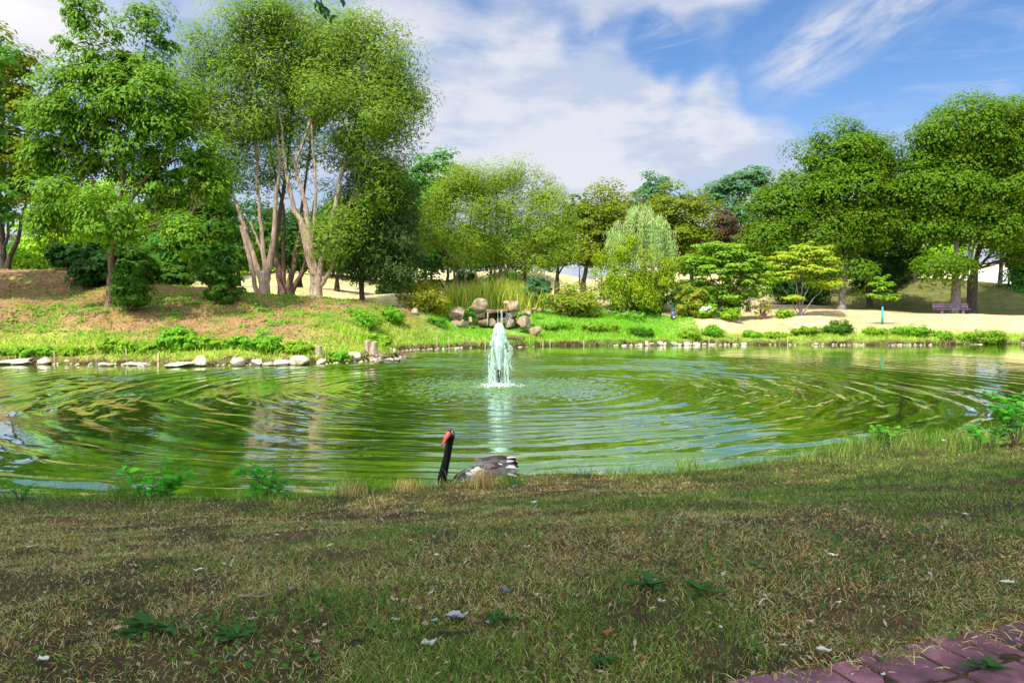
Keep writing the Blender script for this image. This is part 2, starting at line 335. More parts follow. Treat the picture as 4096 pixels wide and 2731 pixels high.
# ground albedo zones (earth, turf, straw) per vertex; noise on top in the material
def zones(x, y, d):
    n = fbm(x * .35, y * .35, 31); n2 = fbm(x * 1.1, y * 1.1, 41)
    near = np.array([.085, .058, .028])[None] + (n2[:, None] - .5) * np.array([[.05, .05, .02]])
    dirt = np.array([[.27, .155, .08]]); turf = np.array([[.13, .215, .028]]); straw = np.array([[.54, .40, .235]]); ygr = np.array([[.27, .29, .06]])
    left = dirt * (.75 + .5 * n[:, None]) + (turf * 1.05 - dirt) * (sstep(.58, .72, n2) * .5)[:, None]
    flat = sstep(4.6, 2.2, d)[:, None]
    left = left + (ygr - left) * flat * sstep(.3, .55, n)[:, None]
    cen = turf * np.array([[.9, 1.2, .9]]) + (straw - turf) * (sstep(.55, .75, n2) * .35)[:, None]
    right = straw + (np.array([[.30, .28, .1]]) - straw) * (sstep(.55, .8, n) * .35)[:, None]
    right = right + (np.array([[.22, .29, .05]]) - right) * sstep(2.2, .9, d)[:, None]
    back = np.array([[.56, .45, .26]]) + (np.array([[.30, .34, .11]]) - np.array([[.56, .45, .26]])) * (sstep(.45, .7, n) * .6)[:, None]
    wl = sstep(-3.5, -7, x - 0 * y)[:, None]; wr = sstep(8.5, 14, x - (y - 46) * .0)[:, None]
    c = cen * (1 - wl) * (1 - wr) + left * wl + right * wr
    wb = sstep(56, 62, y + np.where(x > 15, -14, 0) + np.where(x < -6, 8, 0))[:, None]
    c = c + (back - c) * wb
    # slope under the right trees: thin green turf, tree shade painted into its colour
    slope_shade = (sstep(54.5, 58.5, y) * sstep(22, 28, x) * sstep(100, 88, y))[:, None]
    c = c + (np.array([[.10, .115, .032]]) - c) * slope_shade * .92
    wn = sstep(24, 20, y)[:, None]; c = c + (near - c) * wn
    mud = (sstep(.30, .15, d))[:, None]; c = c + (np.array([[.05, .034, .02]]) - c) * mud
    return np.clip(c, .01, 1)
ZC = zones(fx, fy, D)
m, bb, out = newmat('ground')
at_ = bb.n('ShaderNodeAttribute', attribute_name='zone'); g_ = bb.n('ShaderNodeNewGeometry')
nA = bb.noise(g_.outputs['Position'], 1.3, 8, .65); nB = bb.noise(g_.outputs['Position'], 14, 6, .7)
c_ = bb.mix(1., at_.outputs['Color'], bb.ramp(nA, [(.3, (.58, .60, .55)), (.7, (1.32, 1.28, 1.2))]), 'MULTIPLY')
c_ = bb.mix(1., c_, bb.ramp(nB, [(.3, (.48, .47, .45)), (.7, (1.45, 1.42, 1.36))]), 'MULTIPLY')
p_ = bb.n('ShaderNodeBsdfPrincipled'); bb.l(c_, p_.inputs['Base Color']); p_.inputs['Roughness'].default_value = .95; p_.inputs['Specular IOR Level'].default_value = .1
bn = bb.n('ShaderNodeBump'); bn.inputs['Distance'].default_value = .05; bb.l(nB, bn.inputs['Height']); bb.l(bn.outputs[0], p_.inputs['Normal'])
bb.l(p_.outputs[0], out.inputs[0]); GROUND_M = m
nxv, nyv = len(GX), len(GY)
ii, jj = np.meshgrid(np.arange(nxv - 1), np.arange(nyv - 1)); q = (jj * nxv + ii).ravel()
ground = mesh_np('ground', np.stack([fx, fy, Zg], 1), np.stack([q, q + 1, q + 1 + nxv, q + nxv], 1), GROUND_M, smooth=True)
ca = ground.data.color_attributes.new('zone', 'FLOAT_COLOR', 'POINT')
ca.data.foreach_set('color', np.concatenate([ZC, np.ones((len(ZC), 1))], 1).astype(np.float32).ravel())
tag(ground, 'grassy and earthy park ground around the pond', 'ground', kind='structure'); del ground['category']

# ------------------------------------------------------------------ water
FOUNT = onz(499, 385.5, 0)
m, bb, out = newmat('pond_water')
g_ = bb.n('ShaderNodeNewGeometry'); P = g_.outputs['Position']
fine = bb.m('MULTIPLY', bb.noise(bb.vm('MULTIPLY', P, (1, 1.6, 1)), 5, 3, .5), .0026)
gen = bb.m('MULTIPLY', bb.noise(bb.vm('MULTIPLY', P, (.8, 1.3, 1)), 1.2, 3, .5, .3), .006)
bn = bb.n('ShaderNodeBump'); bn.inputs['Strength'].default_value = 1; bn.inputs['Distance'].default_value = 1; bb.l(bb.m('ADD', fine, gen), bn.inputs['Height'])
p_ = bb.n('ShaderNodeBsdfPrincipled'); p_.inputs['Roughness'].default_value = .01; p_.inputs['IOR'].default_value = 1.75
alg = bb.ramp(bb.noise(bb.vm('MULTIPLY', P, (.3, 1, 1)), .35, 5, .6), [(.3, (.036, .10, .001)), (.7, (.085, .15, .0015))])
bb.l(alg, p_.inputs['Base Color']); bb.l(bn.outputs[0], p_.inputs['Normal']); gl = bb.n('ShaderNodeBsdfGlossy'); gl.inputs['Color'].default_value = (.93, 1, .95, 1); gl.inputs['Roughness'].default_value = .01; bb.l(bn.outputs[0], gl.inputs['Normal'])
fr = bb.n('ShaderNodeFresnel'); fr.inputs[0].default_value = 1.33; bb.l(bn.outputs[0], fr.inputs['Normal'])
p_.inputs['Specular IOR Level'].default_value = 0; p_.inputs['IOR'].default_value = 1.33
mxw = bb.n('ShaderNodeMixShader'); bb.l(bb.m('MINIMUM', bb.m('MULTIPLY', fr.outputs[0], 2.3), .9), mxw.inputs[0]); bb.l(p_.outputs[0], mxw.inputs[1]); bb.l(gl.outputs[0], mxw.inputs[2]); bb.l(mxw.outputs[0], out.inputs[0])
WATER_M = m
rw = np.concatenate([span((0, 4, 90), (4, 15, 260), (15, 26, 170), (26, 60, 90))]); na = 440; aw = np.linspace(0, 2 * np.pi, na, endpoint=False)
Rw, Aw = np.meshgrid(rw, aw, indexing='ij'); xw = FOUNT[0] + Rw * np.cos(Aw); yw = FOUNT[1] + Rw * np.sin(Aw)
ph = Rw + 1.1 * (fbm(xw * .25, yw * .25, 201, 2) - .5) * np.clip(Rw / 5, 0, 1) + .35 * (fbm(xw * 1.1, yw * 1.1, 202, 2) - .5)
am = .3 + 1.5 * sstep(.3, .7, fbm(xw * .35, yw * .6, 203, 3)); am2 = .45 + 1.4 * sstep(.35, .65, fbm(xw * .3 + 9, yw * .5, 204, 3))
zw = am * .0050 * np.sin(2 * np.pi * ph / .44) * np.interp(Rw, [0, 2, 5, 12, 18, 30], [.3, 1.2, 1., .8, .3, .08]) + am2 * .0115 * np.sin(2 * np.pi * ph / .80 + 1) * np.interp(Rw, [0, 3, 7, 10, 13, 17, 30], [0, .3, .9, 1.3, 1.2, .3, .05])
zw += .0026 * am2 * np.sin(2 * np.pi * (Rw + .9 * (fbm(xw * .8, yw * .8, 207, 3) - .5)) / .21) * np.interp(Rw, [0, 3, 5, 13, 15], [0, 0, 1, 1, 0])
zw += .0035 * np.sin(2 * np.pi * ph / .27) * np.interp(Rw, [0, 1, 4, 7], [1, 1.2, .5, 0])
zw += (fbm(xw * 7, yw * 7, 205, 3) - .5) * .15 * np.interp(Rw, [0, .6, 2.4, 4.6], [1, 1, .6, 0])
zw += (fbm(xw * 1.5, yw * 2.1, 206, 3) - .5) * .008 * np.interp(Rw, [0, 8, 14, 40], [0, .3, 1, .6])
i_, j_ = np.meshgrid(np.arange(len(rw) - 1), np.arange(na), indexing='ij'); i_, j_ = i_.ravel(), j_.ravel(); jn_ = (j_ + 1) % na
water = mesh_np('water', np.stack([xw.ravel(), yw.ravel(), zw.ravel()], 1), np.stack([i_ * na + j_, (i_ + 1) * na + j_, (i_ + 1) * na + jn_, i_ * na + jn_], 1), WATER_M, smooth=True)
tag(water, 'green rippled pond water', kind='structure')

# ------------------------------------------------------------------ foliage machinery
def leaf_quads(rng, C, N, L, Wd, tang=None, tmix=1.0, fold=.12):
    n = len(C); N = nrm(N)
    t = rng.normal(size=(n, 3))
    if tang is not None: t = t * (1 - tmix) + np.asarray(tang) * 1.5 * tmix + rng.normal(size=(n, 3)) * .25
    t = t - N * (t * N).sum(1, keepdims=True); t = nrm(t); bt = np.cross(N, t)
    s = rng.uniform(.65, 1.3, (n, 1)); l = t * L * s / 2; w = bt * Wd * s / 2; up = N * Wd * fold * s
    V = np.stack([C - l, C + w + up, C + l, C - w + up], 1).reshape(-1, 3)
    return V, np.arange(4 * n).reshape(-1, 4)
def blob_world(blobs, Y, depth):
    out = []
    for e in blobs:
        px, py, rx, ry = e[:4]; dy = e[4] if len(e) > 4 else 0; wt = e[5] if len(e) > 5 else 1
        s = (Y + dy) / FPX; c = at(px, py, Y + dy); out.append((c, np.array([rx * s, (rx + ry) / 2 * s * depth, ry * s]), wt))
    return out
def clumps(rng, bw, n, shell):
    vol = np.array([w * (r[0] * r[1] * r[2]) ** (2 / 3) for _, r, w in bw]); pr = vol / vol.sum()
    k = rng.choice(len(bw), n, p=pr); C0 = np.array([x[0] for x in bw])[k]; RR = np.array([x[1] for x in bw])[k]
    d = nrm(rng.normal(size=(n, 3))); rr = rng.uniform(0, 1, (n, 1)) ** (1 / shell)
    rr = rr * (1 + .20 * (rng.uniform(0, 1, (n, 1)) ** 3) * (rng.uniform(0, 1, (n, 1)) < .4))
    return C0 + d * RR * rr, d * np.array([1, 1, 1]), C0, rr
SPLIT = 1
def crown_mesh(rng, parent, bw, ncl, npl, cr, L, Wd, leafm, shell=3., flat=.6, tang=None, tmix=0., up=.6, name='crown', zmin=None, crvar=.4, rnd=.24, dome=0.):
    cc, od, _, rr = clumps(rng, bw, ncl, shell)
    if zmin is not None: cc[:, 2] = np.maximum(cc[:, 2], zmin)
    k = np.repeat(np.arange(ncl), npl); crs = cr * rng.uniform(1 - crvar, 1 + crvar, (ncl, 1))
    off = rng.normal(size=(len(k), 3)); off = off / np.maximum(1, np.linalg.norm(off, axis=1, keepdims=True) / (1.5 if tang is not None else 1.9))
    if dome:                    # leaves lie on the upper shell of each clump, like pads of foliage
        dm = nrm(rng.normal(size=(len(k), 3))); dm[:, 2] = np.where(rng.uniform(size=len(k)) < dome, np.abs(dm[:, 2]), dm[:, 2]); off = dm * (.62 + .42 * rng.uniform(size=(len(k), 1)) ** .7) * 1.25
    pos = cc[k] + off * crs[k] * np.array([1, 1, flat])
    nm = od[k] * .45 + np.array([0, -.15, up]) + off * np.array([.55, .55, .6]) * (1.7 if dome else 1) + rng.normal(size=(len(k), 3)) * rnd
    tg = None
    if tang is not None:
        tg = np.array(tang) + od[k] * np.array([.7, .7, .3]); 
    V, F = leaf_quads(rng, pos, nm, L, Wd, tg, tmix)
    return mesh_np(name, V, F, leafm, parent), cc
def limb_paths(rng, mb, stems_w, cc, nbr, r0):
    S = np.concatenate([np.array(s)[max(1, len(s) // 3):] for s in stems_w])
    for c in cc[rng.permutation(len(cc))[:nbr]]:
        dd = np.linalg.norm((S - c) * np.array([1, 1, .8]), axis=1) + np.where(S[:, 2] > c[2], 6, 0); s = S[np.argmin(dd)]
        mid = (s + c) / 2 + np.array([0, 0, .12 * np.linalg.norm(c - s)]) + rng.normal(size=3) * .06 * np.linalg.norm(c - s)
        ln = np.linalg.norm(c - s); rr = r0 * min(1, ln / 4 + .25)
        mb.tube([s, s * .6 + mid * .4, mid, mid * .45 + c * .55, c], [rr, rr * .8, rr * .6, rr * .4, rr * .15], 5, False)
def stem_pts(rng, pts, Y, sub=5, wig=.05):
    P = np.array([at(p[0], p[1], Y + (p[2] if len(p) > 2 else 0)) for p in pts]); t = np.linspace(0, len(P) - 1, (len(P) - 1) * sub + 1)
    out = []
    for a in t:
        i = min(int(a), len(P) - 2); u = a - i
        p0 = P[max(i - 1, 0)]; p1 = P[i]; p2 = P[i + 1]; p3 = P[min(i + 2, len(P) - 1)]
        out.append(.5 * (2 * p1 + (p2 - p0) * u + (2 * p0 - 5 * p1 + 4 * p2 - p3) * u * u + (3 * p1 - p0 - 3 * p2 + p3) * u ** 3))
    out = np.array(out); out[1:-1] += rng.normal(size=(len(out) - 2, 3)) * wig * .5; return out
def tree(name, label, cat, Y, stems, blobs, leafm, bark, ncl, npl, cr, L, Wd, seed, depth=.85, shell=3., flat=.6, tang=None, tmix=0., nbr=40, rb=.07, group=None, up=.6, sides=9, dome=None, crvar=.45):
    if dome is None: dome = 0. if tang is not None else .75
    rng = np.random.default_rng(seed)
    b0 = at(stems[0][0][0][0], stems[0][0][0][1], Y); b0[2] = float(gz(b0[0], Y)[0])
    root = empty(name, b0, label, cat, group)
    mb = MB(); sw = []
    for i, (pts, ra, rbb) in enumerate(stems):
        P = stem_pts(rng, pts, Y)
        if pts[0][1] > 255: P[0, 2] = min(P[0, 2], float(gz(P[0, 0], P[0, 1])[0])) - .15
        n = len(P); rad = ra + (rbb - ra) * np.linspace(0, 1, n) ** .62; 
        if i == 0 or pts[0][1] > 255: rad[0] *= 1.5; rad[1] *= 1.12
        mb.tube(P, rad, sides, False); sw.append(P)
    bw = blob_world(blobs, Y, depth)
    crown, cc = crown_mesh(rng, root, bw, ncl, npl, cr, L, Wd, leafm, shell, flat, tang, tmix, up, crvar=crvar, dome=dome)
    limb_paths(rng, mb, sw, cc, nbr, rb)
    mb.build('trunk', bark, root, True)
    return root
def bush(name, label, cat, px, Y, wpx, hpx, leafm, n, L, Wd, seed, group=None, ncl=None, py=None, depth=.9, tang=None, tmix=0., stems=6, sm=BARK_BROWN, parts=True, up=.6, lift=0., cr=None):
    rng = np.random.default_rng(seed); b0 = put(px, Y)
    if py is not None: b0[2] = at(px, py, Y)[2]
    s = Y / FPX; rx = wpx / 2 * s; h = hpx * s
    root = empty(name, b0, label, cat, group)
    ncl = ncl or max(10, int(18 + wpx * .7)); npl = max(4, n // ncl)
    bw = [(b0 + np.array([0, 0, h * (.5 + lift)]), np.array([rx * .86, rx * depth * .86, h * .46]), 1), (b0 + np.array([0, 0, h * (.34 + lift)]), np.array([rx * .92, rx * depth * .9, h * .32]), .8)]
    fo, cc = crown_mesh(rng, root, bw, ncl, npl, cr or min(rx, h) * .24, L, Wd, leafm, 2.6, .7, tang, tmix, up * .7, 'foliage', zmin=b0[2] + .05, dome=0. if tang is not None else .6)
    if stems:
        mb = MB()
        for c in cc[rng.permutation(ncl)[:stems]]:
            a = b0 + rng.normal(size=3) * np.array([rx * .15, rx * .1, 0]); a[2] = b0[2] - .05
            mb.tube([a, (a + c) / 2 + np.array([0, 0, .1 * h]), c], [max(.012, .03 * h), max(.01, .02 * h), .006], 5, False)
        mb.build('stems', sm, root, True)
    return root
# ------------------------------------------------------------------ trees, left bank
tree('maple_tree', 'dark maple with forked black trunk and yellowing top at the left edge', 'tree', 48,
     [([(3, 271), (2, 235), (-4, 190), (-10, 120)], .28, .06), ([(6, 268), (19, 235), (22, 215), (40, 170)], .2, .05), ([(3, 250), (8, 225), (2, 150)], .14, .04)],
     [(-25, 90, 55, 65), (5, 130, 45, 55), (-10, 190, 50, 30), (28, 175, 30, 35, 3), (12, 60, 22, 25)], L_MAPLE2, BARK_DARK, 230, 90, .85, .26, .2, 11, nbr=60, rb=.1)
tree('cherry_tree', 'tall drooping-leaved tree with reddish trunk on the left mound', 'tree', 36,
     [([(110, 307), (111, 280), (112, 250), (116, 215), (122, 180), (120, 120), (122, 50)], .24, .04), ([(113, 240), (100, 205), (88, 170), (70, 120)], .12, .03), ([(115, 225), (138, 190), (160, 160), (185, 130)], .12, .03),
      ([(121, 170), (105, 110), (92, 40)], .08, .02), ([(121, 150), (140, 80), (148, 25)], .08, .02), ([(113, 245), (150, 225), (185, 225)], .08, .02)],
     [(90, 58, 22, 14, 0, .8), (128, 66, 26, 14, 0, .7), (86, 20, 18, 18, 0, .8), (104, 4, 14, 12, 0, .8), (148, 26, 17, 18, 0, .8), (66, 38, 10, 9, 0, .7), (166, 48, 9, 11, 0, .6), (120, 38, 16, 10, 0, .6), (150, 72, 20, 14, 0, .7), (70, 80, 20, 12, 0, .7), (90, 105, 48, 38), (150, 115, 48, 45), (60, 128, 34, 30), (42, 160, 20, 18), (190, 140, 28, 28), (207, 185, 20, 24), (200, 160, 24, 20), (60, 195, 34, 24, -1), (45, 225, 16, 14, -1, .7), (112, 220, 34, 24, -2), (160, 185, 40, 30, 1), (95, 165, 36, 22, 1, .6), (185, 238, 18, 20, -1, .8), (130, 150, 40, 50, 1, .2)],
     L_CHERRY, BARK_BROWN, 380, 150, .58, .235, .10, 12, dome=.7, crvar=.55, shell=3.4, flat=.85, tang=(0, 0, -1.0), tmix=.55, nbr=90, rb=.06)
tree('lime_tree', 'bright yellow-green tree glowing behind the cherry trunk', 'tree', 58,
     [([(62, 275), (63, 240), (65, 200)], .2, .06), ([(64, 245), (76, 220), (80, 200)], .1, .04)],
     [(45, 235, 30, 30), (80, 215, 40, 30), (60, 255, 32, 22), (120, 205, 40, 35)], L_BRIGHT, BARK_DARK, 140, 70, .8, .3, .22, 13, nbr=30)
tree('hazel_tree', 'mid green bushy tree between the cherry and the willows', 'tree', 47,
     [([(182, 285), (184, 255), (186, 220), (192, 190)], .14, .04), ([(184, 262), (200, 230), (212, 200)], .08, .03)],
     [(188, 205, 34, 34), (200, 245, 32, 34), (172, 240, 24, 28), (215, 220, 22, 36)], L_GREEN, BARK_DARK, 150, 75, .65, .25, .18, 14, nbr=35)
tree('plum_tree', 'small purple-leaved tree far behind the forked maple trunk', 'tree', 75, [([(12, 275), (13, 260), (14, 245)], .12, .05)], [(14, 246, 14, 14), (22, 250, 10, 10)], L_PURPLE, BARK_DARK, 26, 40, .6, .3, .22, 15, nbr=8)
tree('maple_tree', 'maple standing beyond the left frame edge, only its right twigs in view', 'tree', 37, [([(-55, 306), (-56, 270), (-58, 200)], .3, .08)], [(-60, 120, 55, 60), (-15, 205, 36, 26), (-40, 190, 42, 40), (-20, 70, 30, 40, 0, .5), (-70, 210, 45, 36)], L_GREEN, BARK_DARK, 170, 70, .7, .28, .2, 16, nbr=30)
tree('thicket_tree', 'dark tree seen behind the left pale willow', 'tree', 62, [([(238, 284), (240, 260), (244, 230)], .2, .06)], [(240, 245, 28, 26), (222, 215, 22, 30, 0, .6), (262, 240, 20, 28), (215, 258, 20, 18)], L_SHRUB, BARK_DARK, 150, 80, .85, .26, .19, 17, nbr=16, dome=.3)
tree('thicket_tree', 'dark tree seen through the stems of the shaded willow', 'tree', 64, [([(300, 284), (301, 262), (302, 235)], .2, .06)], [(298, 248, 28, 22), (322, 240, 24, 26), (285, 225, 18, 24, 0, .4)], L_DARK, BARK_DARK, 150, 80, .85, .26, .19, 18, nbr=16, dome=.3)
tree('thicket_tree', 'dark tree between the right pale willow and the grey-green one', 'tree', 63, [([(337, 285), (338, 265), (340, 240)], .2, .06)], [(342, 250, 20, 20), (352, 225, 18, 24)], L_SHRUB, BARK_DARK, 110, 80, .85, .26, .19, 19, nbr=16, dome=.3)
# three willows sharing one big crown
WB = [(250, 55, 60, 52), (215, 85, 40, 45), (300, 40, 50, 42), (235, 125, 48, 38)]
tree('willow_tree', 'pale-trunked willow, left of three, with stem leaning to the left', 'tree', 43,
     [([(262, 296), (268, 272), (273, 240), (276, 200), (279, 150), (268, 80)], .30, .04), ([(264, 288), (254, 258), (245, 228), (237, 205), (220, 160), (205, 110)], .22, .04),
      ([(258, 296), (250, 262), (241, 225)], .15, .1), ([(266, 275), (262, 235), (258, 190), (255, 120), (248, 60)], .18, .04), ([(268, 270), (258, 240), (250, 222)], .1, .06)],
     [(250, 30, 34, 24), (222, 52, 32, 30), (196, 78, 22, 24), (205, 110, 26, 22), (240, 90, 36, 28), (275, 18, 28, 18), (235, 128, 34, 20), (218, 150, 22, 20, 0, .6), (212, 180, 18, 22, 0, .5), (268, 75, 28, 26), (262, 125, 30, 26, 0, .6), (255, 170, 24, 22, 1, .35), (278, 150, 18, 22, 1, .35), (232, 172, 20, 22, 0, .5), (205, 205, 14, 18, 0, .5), (240, 205, 14, 18, .5, .3)], L_WILLOW, BARK_PALE, 185, 230, .80, .26, .066, 21, tang=(0, 0, .5), tmix=.6, nbr=110, rb=.06, shell=3.2, flat=.85)
tree('willow_tree', 'dark shaded willow standing between the two pale-trunked ones', 'tree', 45,
     [([(284, 298), (279, 270), (276, 238), (285, 180), (292, 110)], .34, .05), ([(287, 296), (293, 268), (299, 235), (303, 200), (310, 140)], .26, .05), ([(290, 294), (303, 270), (308, 250), (314, 200)], .2, .05), ([(284, 292), (283, 255), (284, 215), (270, 150)], .2, .05)],
     [(300, 40, 50, 36), (320, 75, 44, 44), (290, 110, 44, 40), (302, 140, 40, 32, -.5, .5), (285, 185, 30, 30, 2, .15), (322, 185, 26, 30, 2, .25)], L_WILLOW, BARK_BROWN, 190, 120, .62, .28, .06, 22, tang=(0, 0, .5), tmix=.6, nbr=80, rb=.07, shell=2.6, flat=.9)
tree('willow_tree', 'pale-trunked willow, right of three, splitting low into four stems', 'tree', 43,
     [([(316, 298), (313, 268), (304, 228), (293, 205), (285, 160), (280, 110)], .36, .05), ([(315, 285), (304, 245), (300, 220)], .1, .08), ([(317, 288), (322, 262), (333, 215), (342, 172), (352, 140), (372, 90)], .24, .05),
      ([(316, 280), (310, 235), (304, 195), (296, 165), (310, 120), (318, 60)], .2, .05), ([(318, 290), (331, 268), (337, 245), (350, 200)], .16, .06), ([(312, 245), (316, 190), (312, 120), (330, 50)], .12, .04)],
     [(342, 38, 32, 30), (372, 40, 26, 26), (392, 70, 20, 30), (365, 80, 34, 32), (392, 110, 24, 22), (414, 92, 16, 16, 0, .6), (362, 138, 36, 26), (322, 98, 22, 16, -2, 1.3), (376, 116, 20, 14, -2, 1.2), (402, 138, 18, 18, 0, .8), (425, 148, 12, 10, 0, .7), (335, 158, 22, 20, 0, .5), (375, 178, 28, 24, 0, .9), (345, 205, 20, 18, 0, .6), (328, 240, 16, 16, -1, .6), (330, 62, 24, 20), (318, 150, 20, 22, 0, .4), (356, 232, 16, 18, 0, .5), (372, 215, 18, 18, 0, .7)],
     L_WILLOW, BARK_PALE, 215, 235, .80, .26, .066, 23, tang=(0, 0, .5), tmix=.6, nbr=110, rb=.06, shell=3.2, flat=.85)
tree('olive_willow', 'grey-green drooping willow with thin dark trunk beside the pale willows', 'tree', 45,
     [([(362, 301), (362, 280), (364, 250), (370, 215)], .2, .05), ([(362, 285), (372, 262), (388, 240)], .1, .03), ([(362, 280), (350, 255), (345, 230)], .1, .03)],
     [(378, 185, 38, 34), (358, 220, 30, 36), (395, 225, 30, 40), (372, 255, 40, 26), (405, 262, 22, 22), (345, 255, 14, 24, 0, .6), (350, 285, 18, 12, 0, .35), (392, 285, 20, 10, 0, .35)], L_WILLOW_D, BARK_DARK, 380, 75, .5, .3, .08, 24, tang=(0, 0, -.6), tmix=.5, nbr=60, rb=.05, flat=.8)
tree('alder_tree', 'fresh green leafy tree behind the grey-green willow', 'tree', 60,
     [([(408, 285), (410, 250), (415, 200)], .22, .06)], [(415, 190, 30, 32), (440, 175, 18, 22), (398, 215, 28, 36), (430, 215, 26, 34), (405, 245, 26, 24)], L_GREEN, BARK_DARK, 150, 75, .8, .3, .22, 25, nbr=30)
tree('ash_tree', 'dark low-branched tree left of the reeds', 'tree', 58, [([(408, 292), (409, 275), (414, 245)], .16, .05), ([(409, 280), (398, 262), (390, 245)], .08, .03)], [(405, 252, 26, 16), (425, 258, 20, 14), (388, 262, 18, 14)], L_DARK, BARK_DARK, 70, 60, .7, .28, .2, 26, nbr=20)
# centre
tree('osier_tree', 'light green feathery willow behind the reeds with many stems', 'tree', 54,
     [([(500, 285), (501, 265), (505, 240), (512, 205), (515, 180)], .16, .04), ([(502, 284), (510, 262), (522, 235), (532, 205)], .12, .03), ([(499, 283), (492, 262), (484, 240), (490, 200)], .12, .03), ([(501, 270), (498, 235), (496, 200), (500, 175)], .1, .03), ([(505, 276), (518, 255), (540, 232)], .07, .02)],
     [(498, 176, 18, 16), (518, 172, 14, 14), (535, 184, 16, 16), (480, 192, 16, 18), (550, 202, 14, 20), (500, 202, 22, 16, 0, .6), (524, 212, 24, 18), (560, 228, 14, 18), (488, 225, 22, 18), (540, 238, 22, 16), (510, 246, 24, 14), (566, 250, 10, 16, 0, .8), (530, 262, 26, 10, 0, .7), (488, 258, 18, 12, 0, .7)], L_OSIER, BARK_BROWN, 190, 180, .66, .23, .055, 31, tang=(0, 0, .6), tmix=.6, nbr=110, rb=.045, shell=2.8, flat=.9)
tree('osier_tree', 'light green feathery willow with forked leaning stem, left of the reeds', 'tree', 52,
     [([(457, 286), (456, 262), (454, 240), (456, 200)], .11, .03), ([(456, 268), (444, 248), (434, 232), (425, 215)], .08, .03), ([(434, 232), (428, 226), (420, 222)], .04, .02), ([(466, 286), (464, 262), (470, 225), (474, 190)], .09, .03)],
     [(458, 182, 16, 15), (440, 196, 15, 16), (472, 178, 12, 14), (428, 216, 14, 16), (458, 212, 20, 16), (478, 208, 14, 16), (440, 236, 18, 14), (468, 240, 20, 14), (452, 258, 18, 9, 0, .7), (424, 240, 10, 12, 0, .7), (476, 266, 14, 8, 0, .6)], L_OSIER, BARK_BROWN, 110, 175, .64, .23, .055, 32, tang=(0, 0, .6), tmix=.6, nbr=70, rb=.04, shell=2.8, flat=.9)
tree('leaning_tree', 'slim leaning tree with yellowish stem among the feathery willows', 'tree', 57, [([(480, 285), (474, 268), (470, 250), (466, 225)], .13, .04)], [(468, 238, 18, 16), (482, 250, 16, 14)], L_WILLOW, BARK_BROWN, 50, 55, .5, .26, .1, 33, nbr=16)
tree('row_tree', 'dark tree with a round crown right of the feathery willows', 'tree', 66, [([(557, 284), (558, 268), (562, 250), (568, 235)], .22, .06), ([(557, 276), (566, 262), (575, 252)], .1, .04)], [(568, 240, 24, 24), (590, 255, 18, 14), (548, 255, 16, 14), (575, 215, 20, 22)], L_MAPLE, BARK_DARK, 110, 65, .75, .28, .22, 34, nbr=24)
for k, (px, w, lab) in enumerate(((431, 18, 'dark round tree in the far row, just left of the leaning stem'), (447, 16, 'dark round tree in the far row, between the leaning stem and the reeds'), (490, 22, 'dark round tree in the far row, behind the middle of the reeds'), (524, 20, 'dark round tree in the far row, behind the right end of the reeds'))):
    tree('row_tree', lab, 'tree', 72, [([(px, 283), (px + 1, 270), (px, 258)], .2, .08)], [(px, 258, w, 13), (px + 5, 246, w * .8, 14)], L_DARK, BARK_DARK, 60, 50, .8, .32, .24, 340 + k, nbr=12, group='dark trees in the far row')
# centre right
tree('maple_tree', 'dark olive maple with rounded crown left of the weeping willow', 'tree', 64,
     [([(583, 284), (588, 260), (596, 235), (605, 210)], .24, .06), ([(596, 240), (615, 225), (625, 210)], .1, .04)], [(610, 207, 26, 22), (592, 225, 18, 24), (622, 225, 22, 26), (600, 250, 26, 20), (630, 245, 22, 22)], L_MAPLE2, BARK_DARK, 100, 190, 1.0, .2, .16, 41, dome=.85, up=.35, nbr=30)
tree('poplar_tree', 'pointed blue-green tree rising behind the two olive maples', 'tree', 82, [([(652, 285), (652, 240), (652, 190)], .25, .05)], [(653, 190, 15, 20), (645, 205, 16, 16), (664, 204, 14, 16), (654, 225, 22, 20)], L_BLUE, BARK_DARK, 110, 60, .75, .34, .2, 42, nbr=24)
tree('maple_tree', 'dark olive maple with rounded crown right of the weeping willow', 'tree', 63,
     [([(692, 295), (691, 265), (688, 235), (684, 205)], .24, .06), ([(690, 250), (700, 230), (706, 215)], .1, .04)], [(682, 208, 22, 22), (660, 215, 18, 18), (698, 222, 16, 26), (680, 240, 28, 24), (700, 250, 16, 20), (655, 240, 20, 20)], L_MAPLE2, BARK_DARK, 105, 190, 1.0, .2, .16, 43, dome=.85, up=.35, nbr=30)
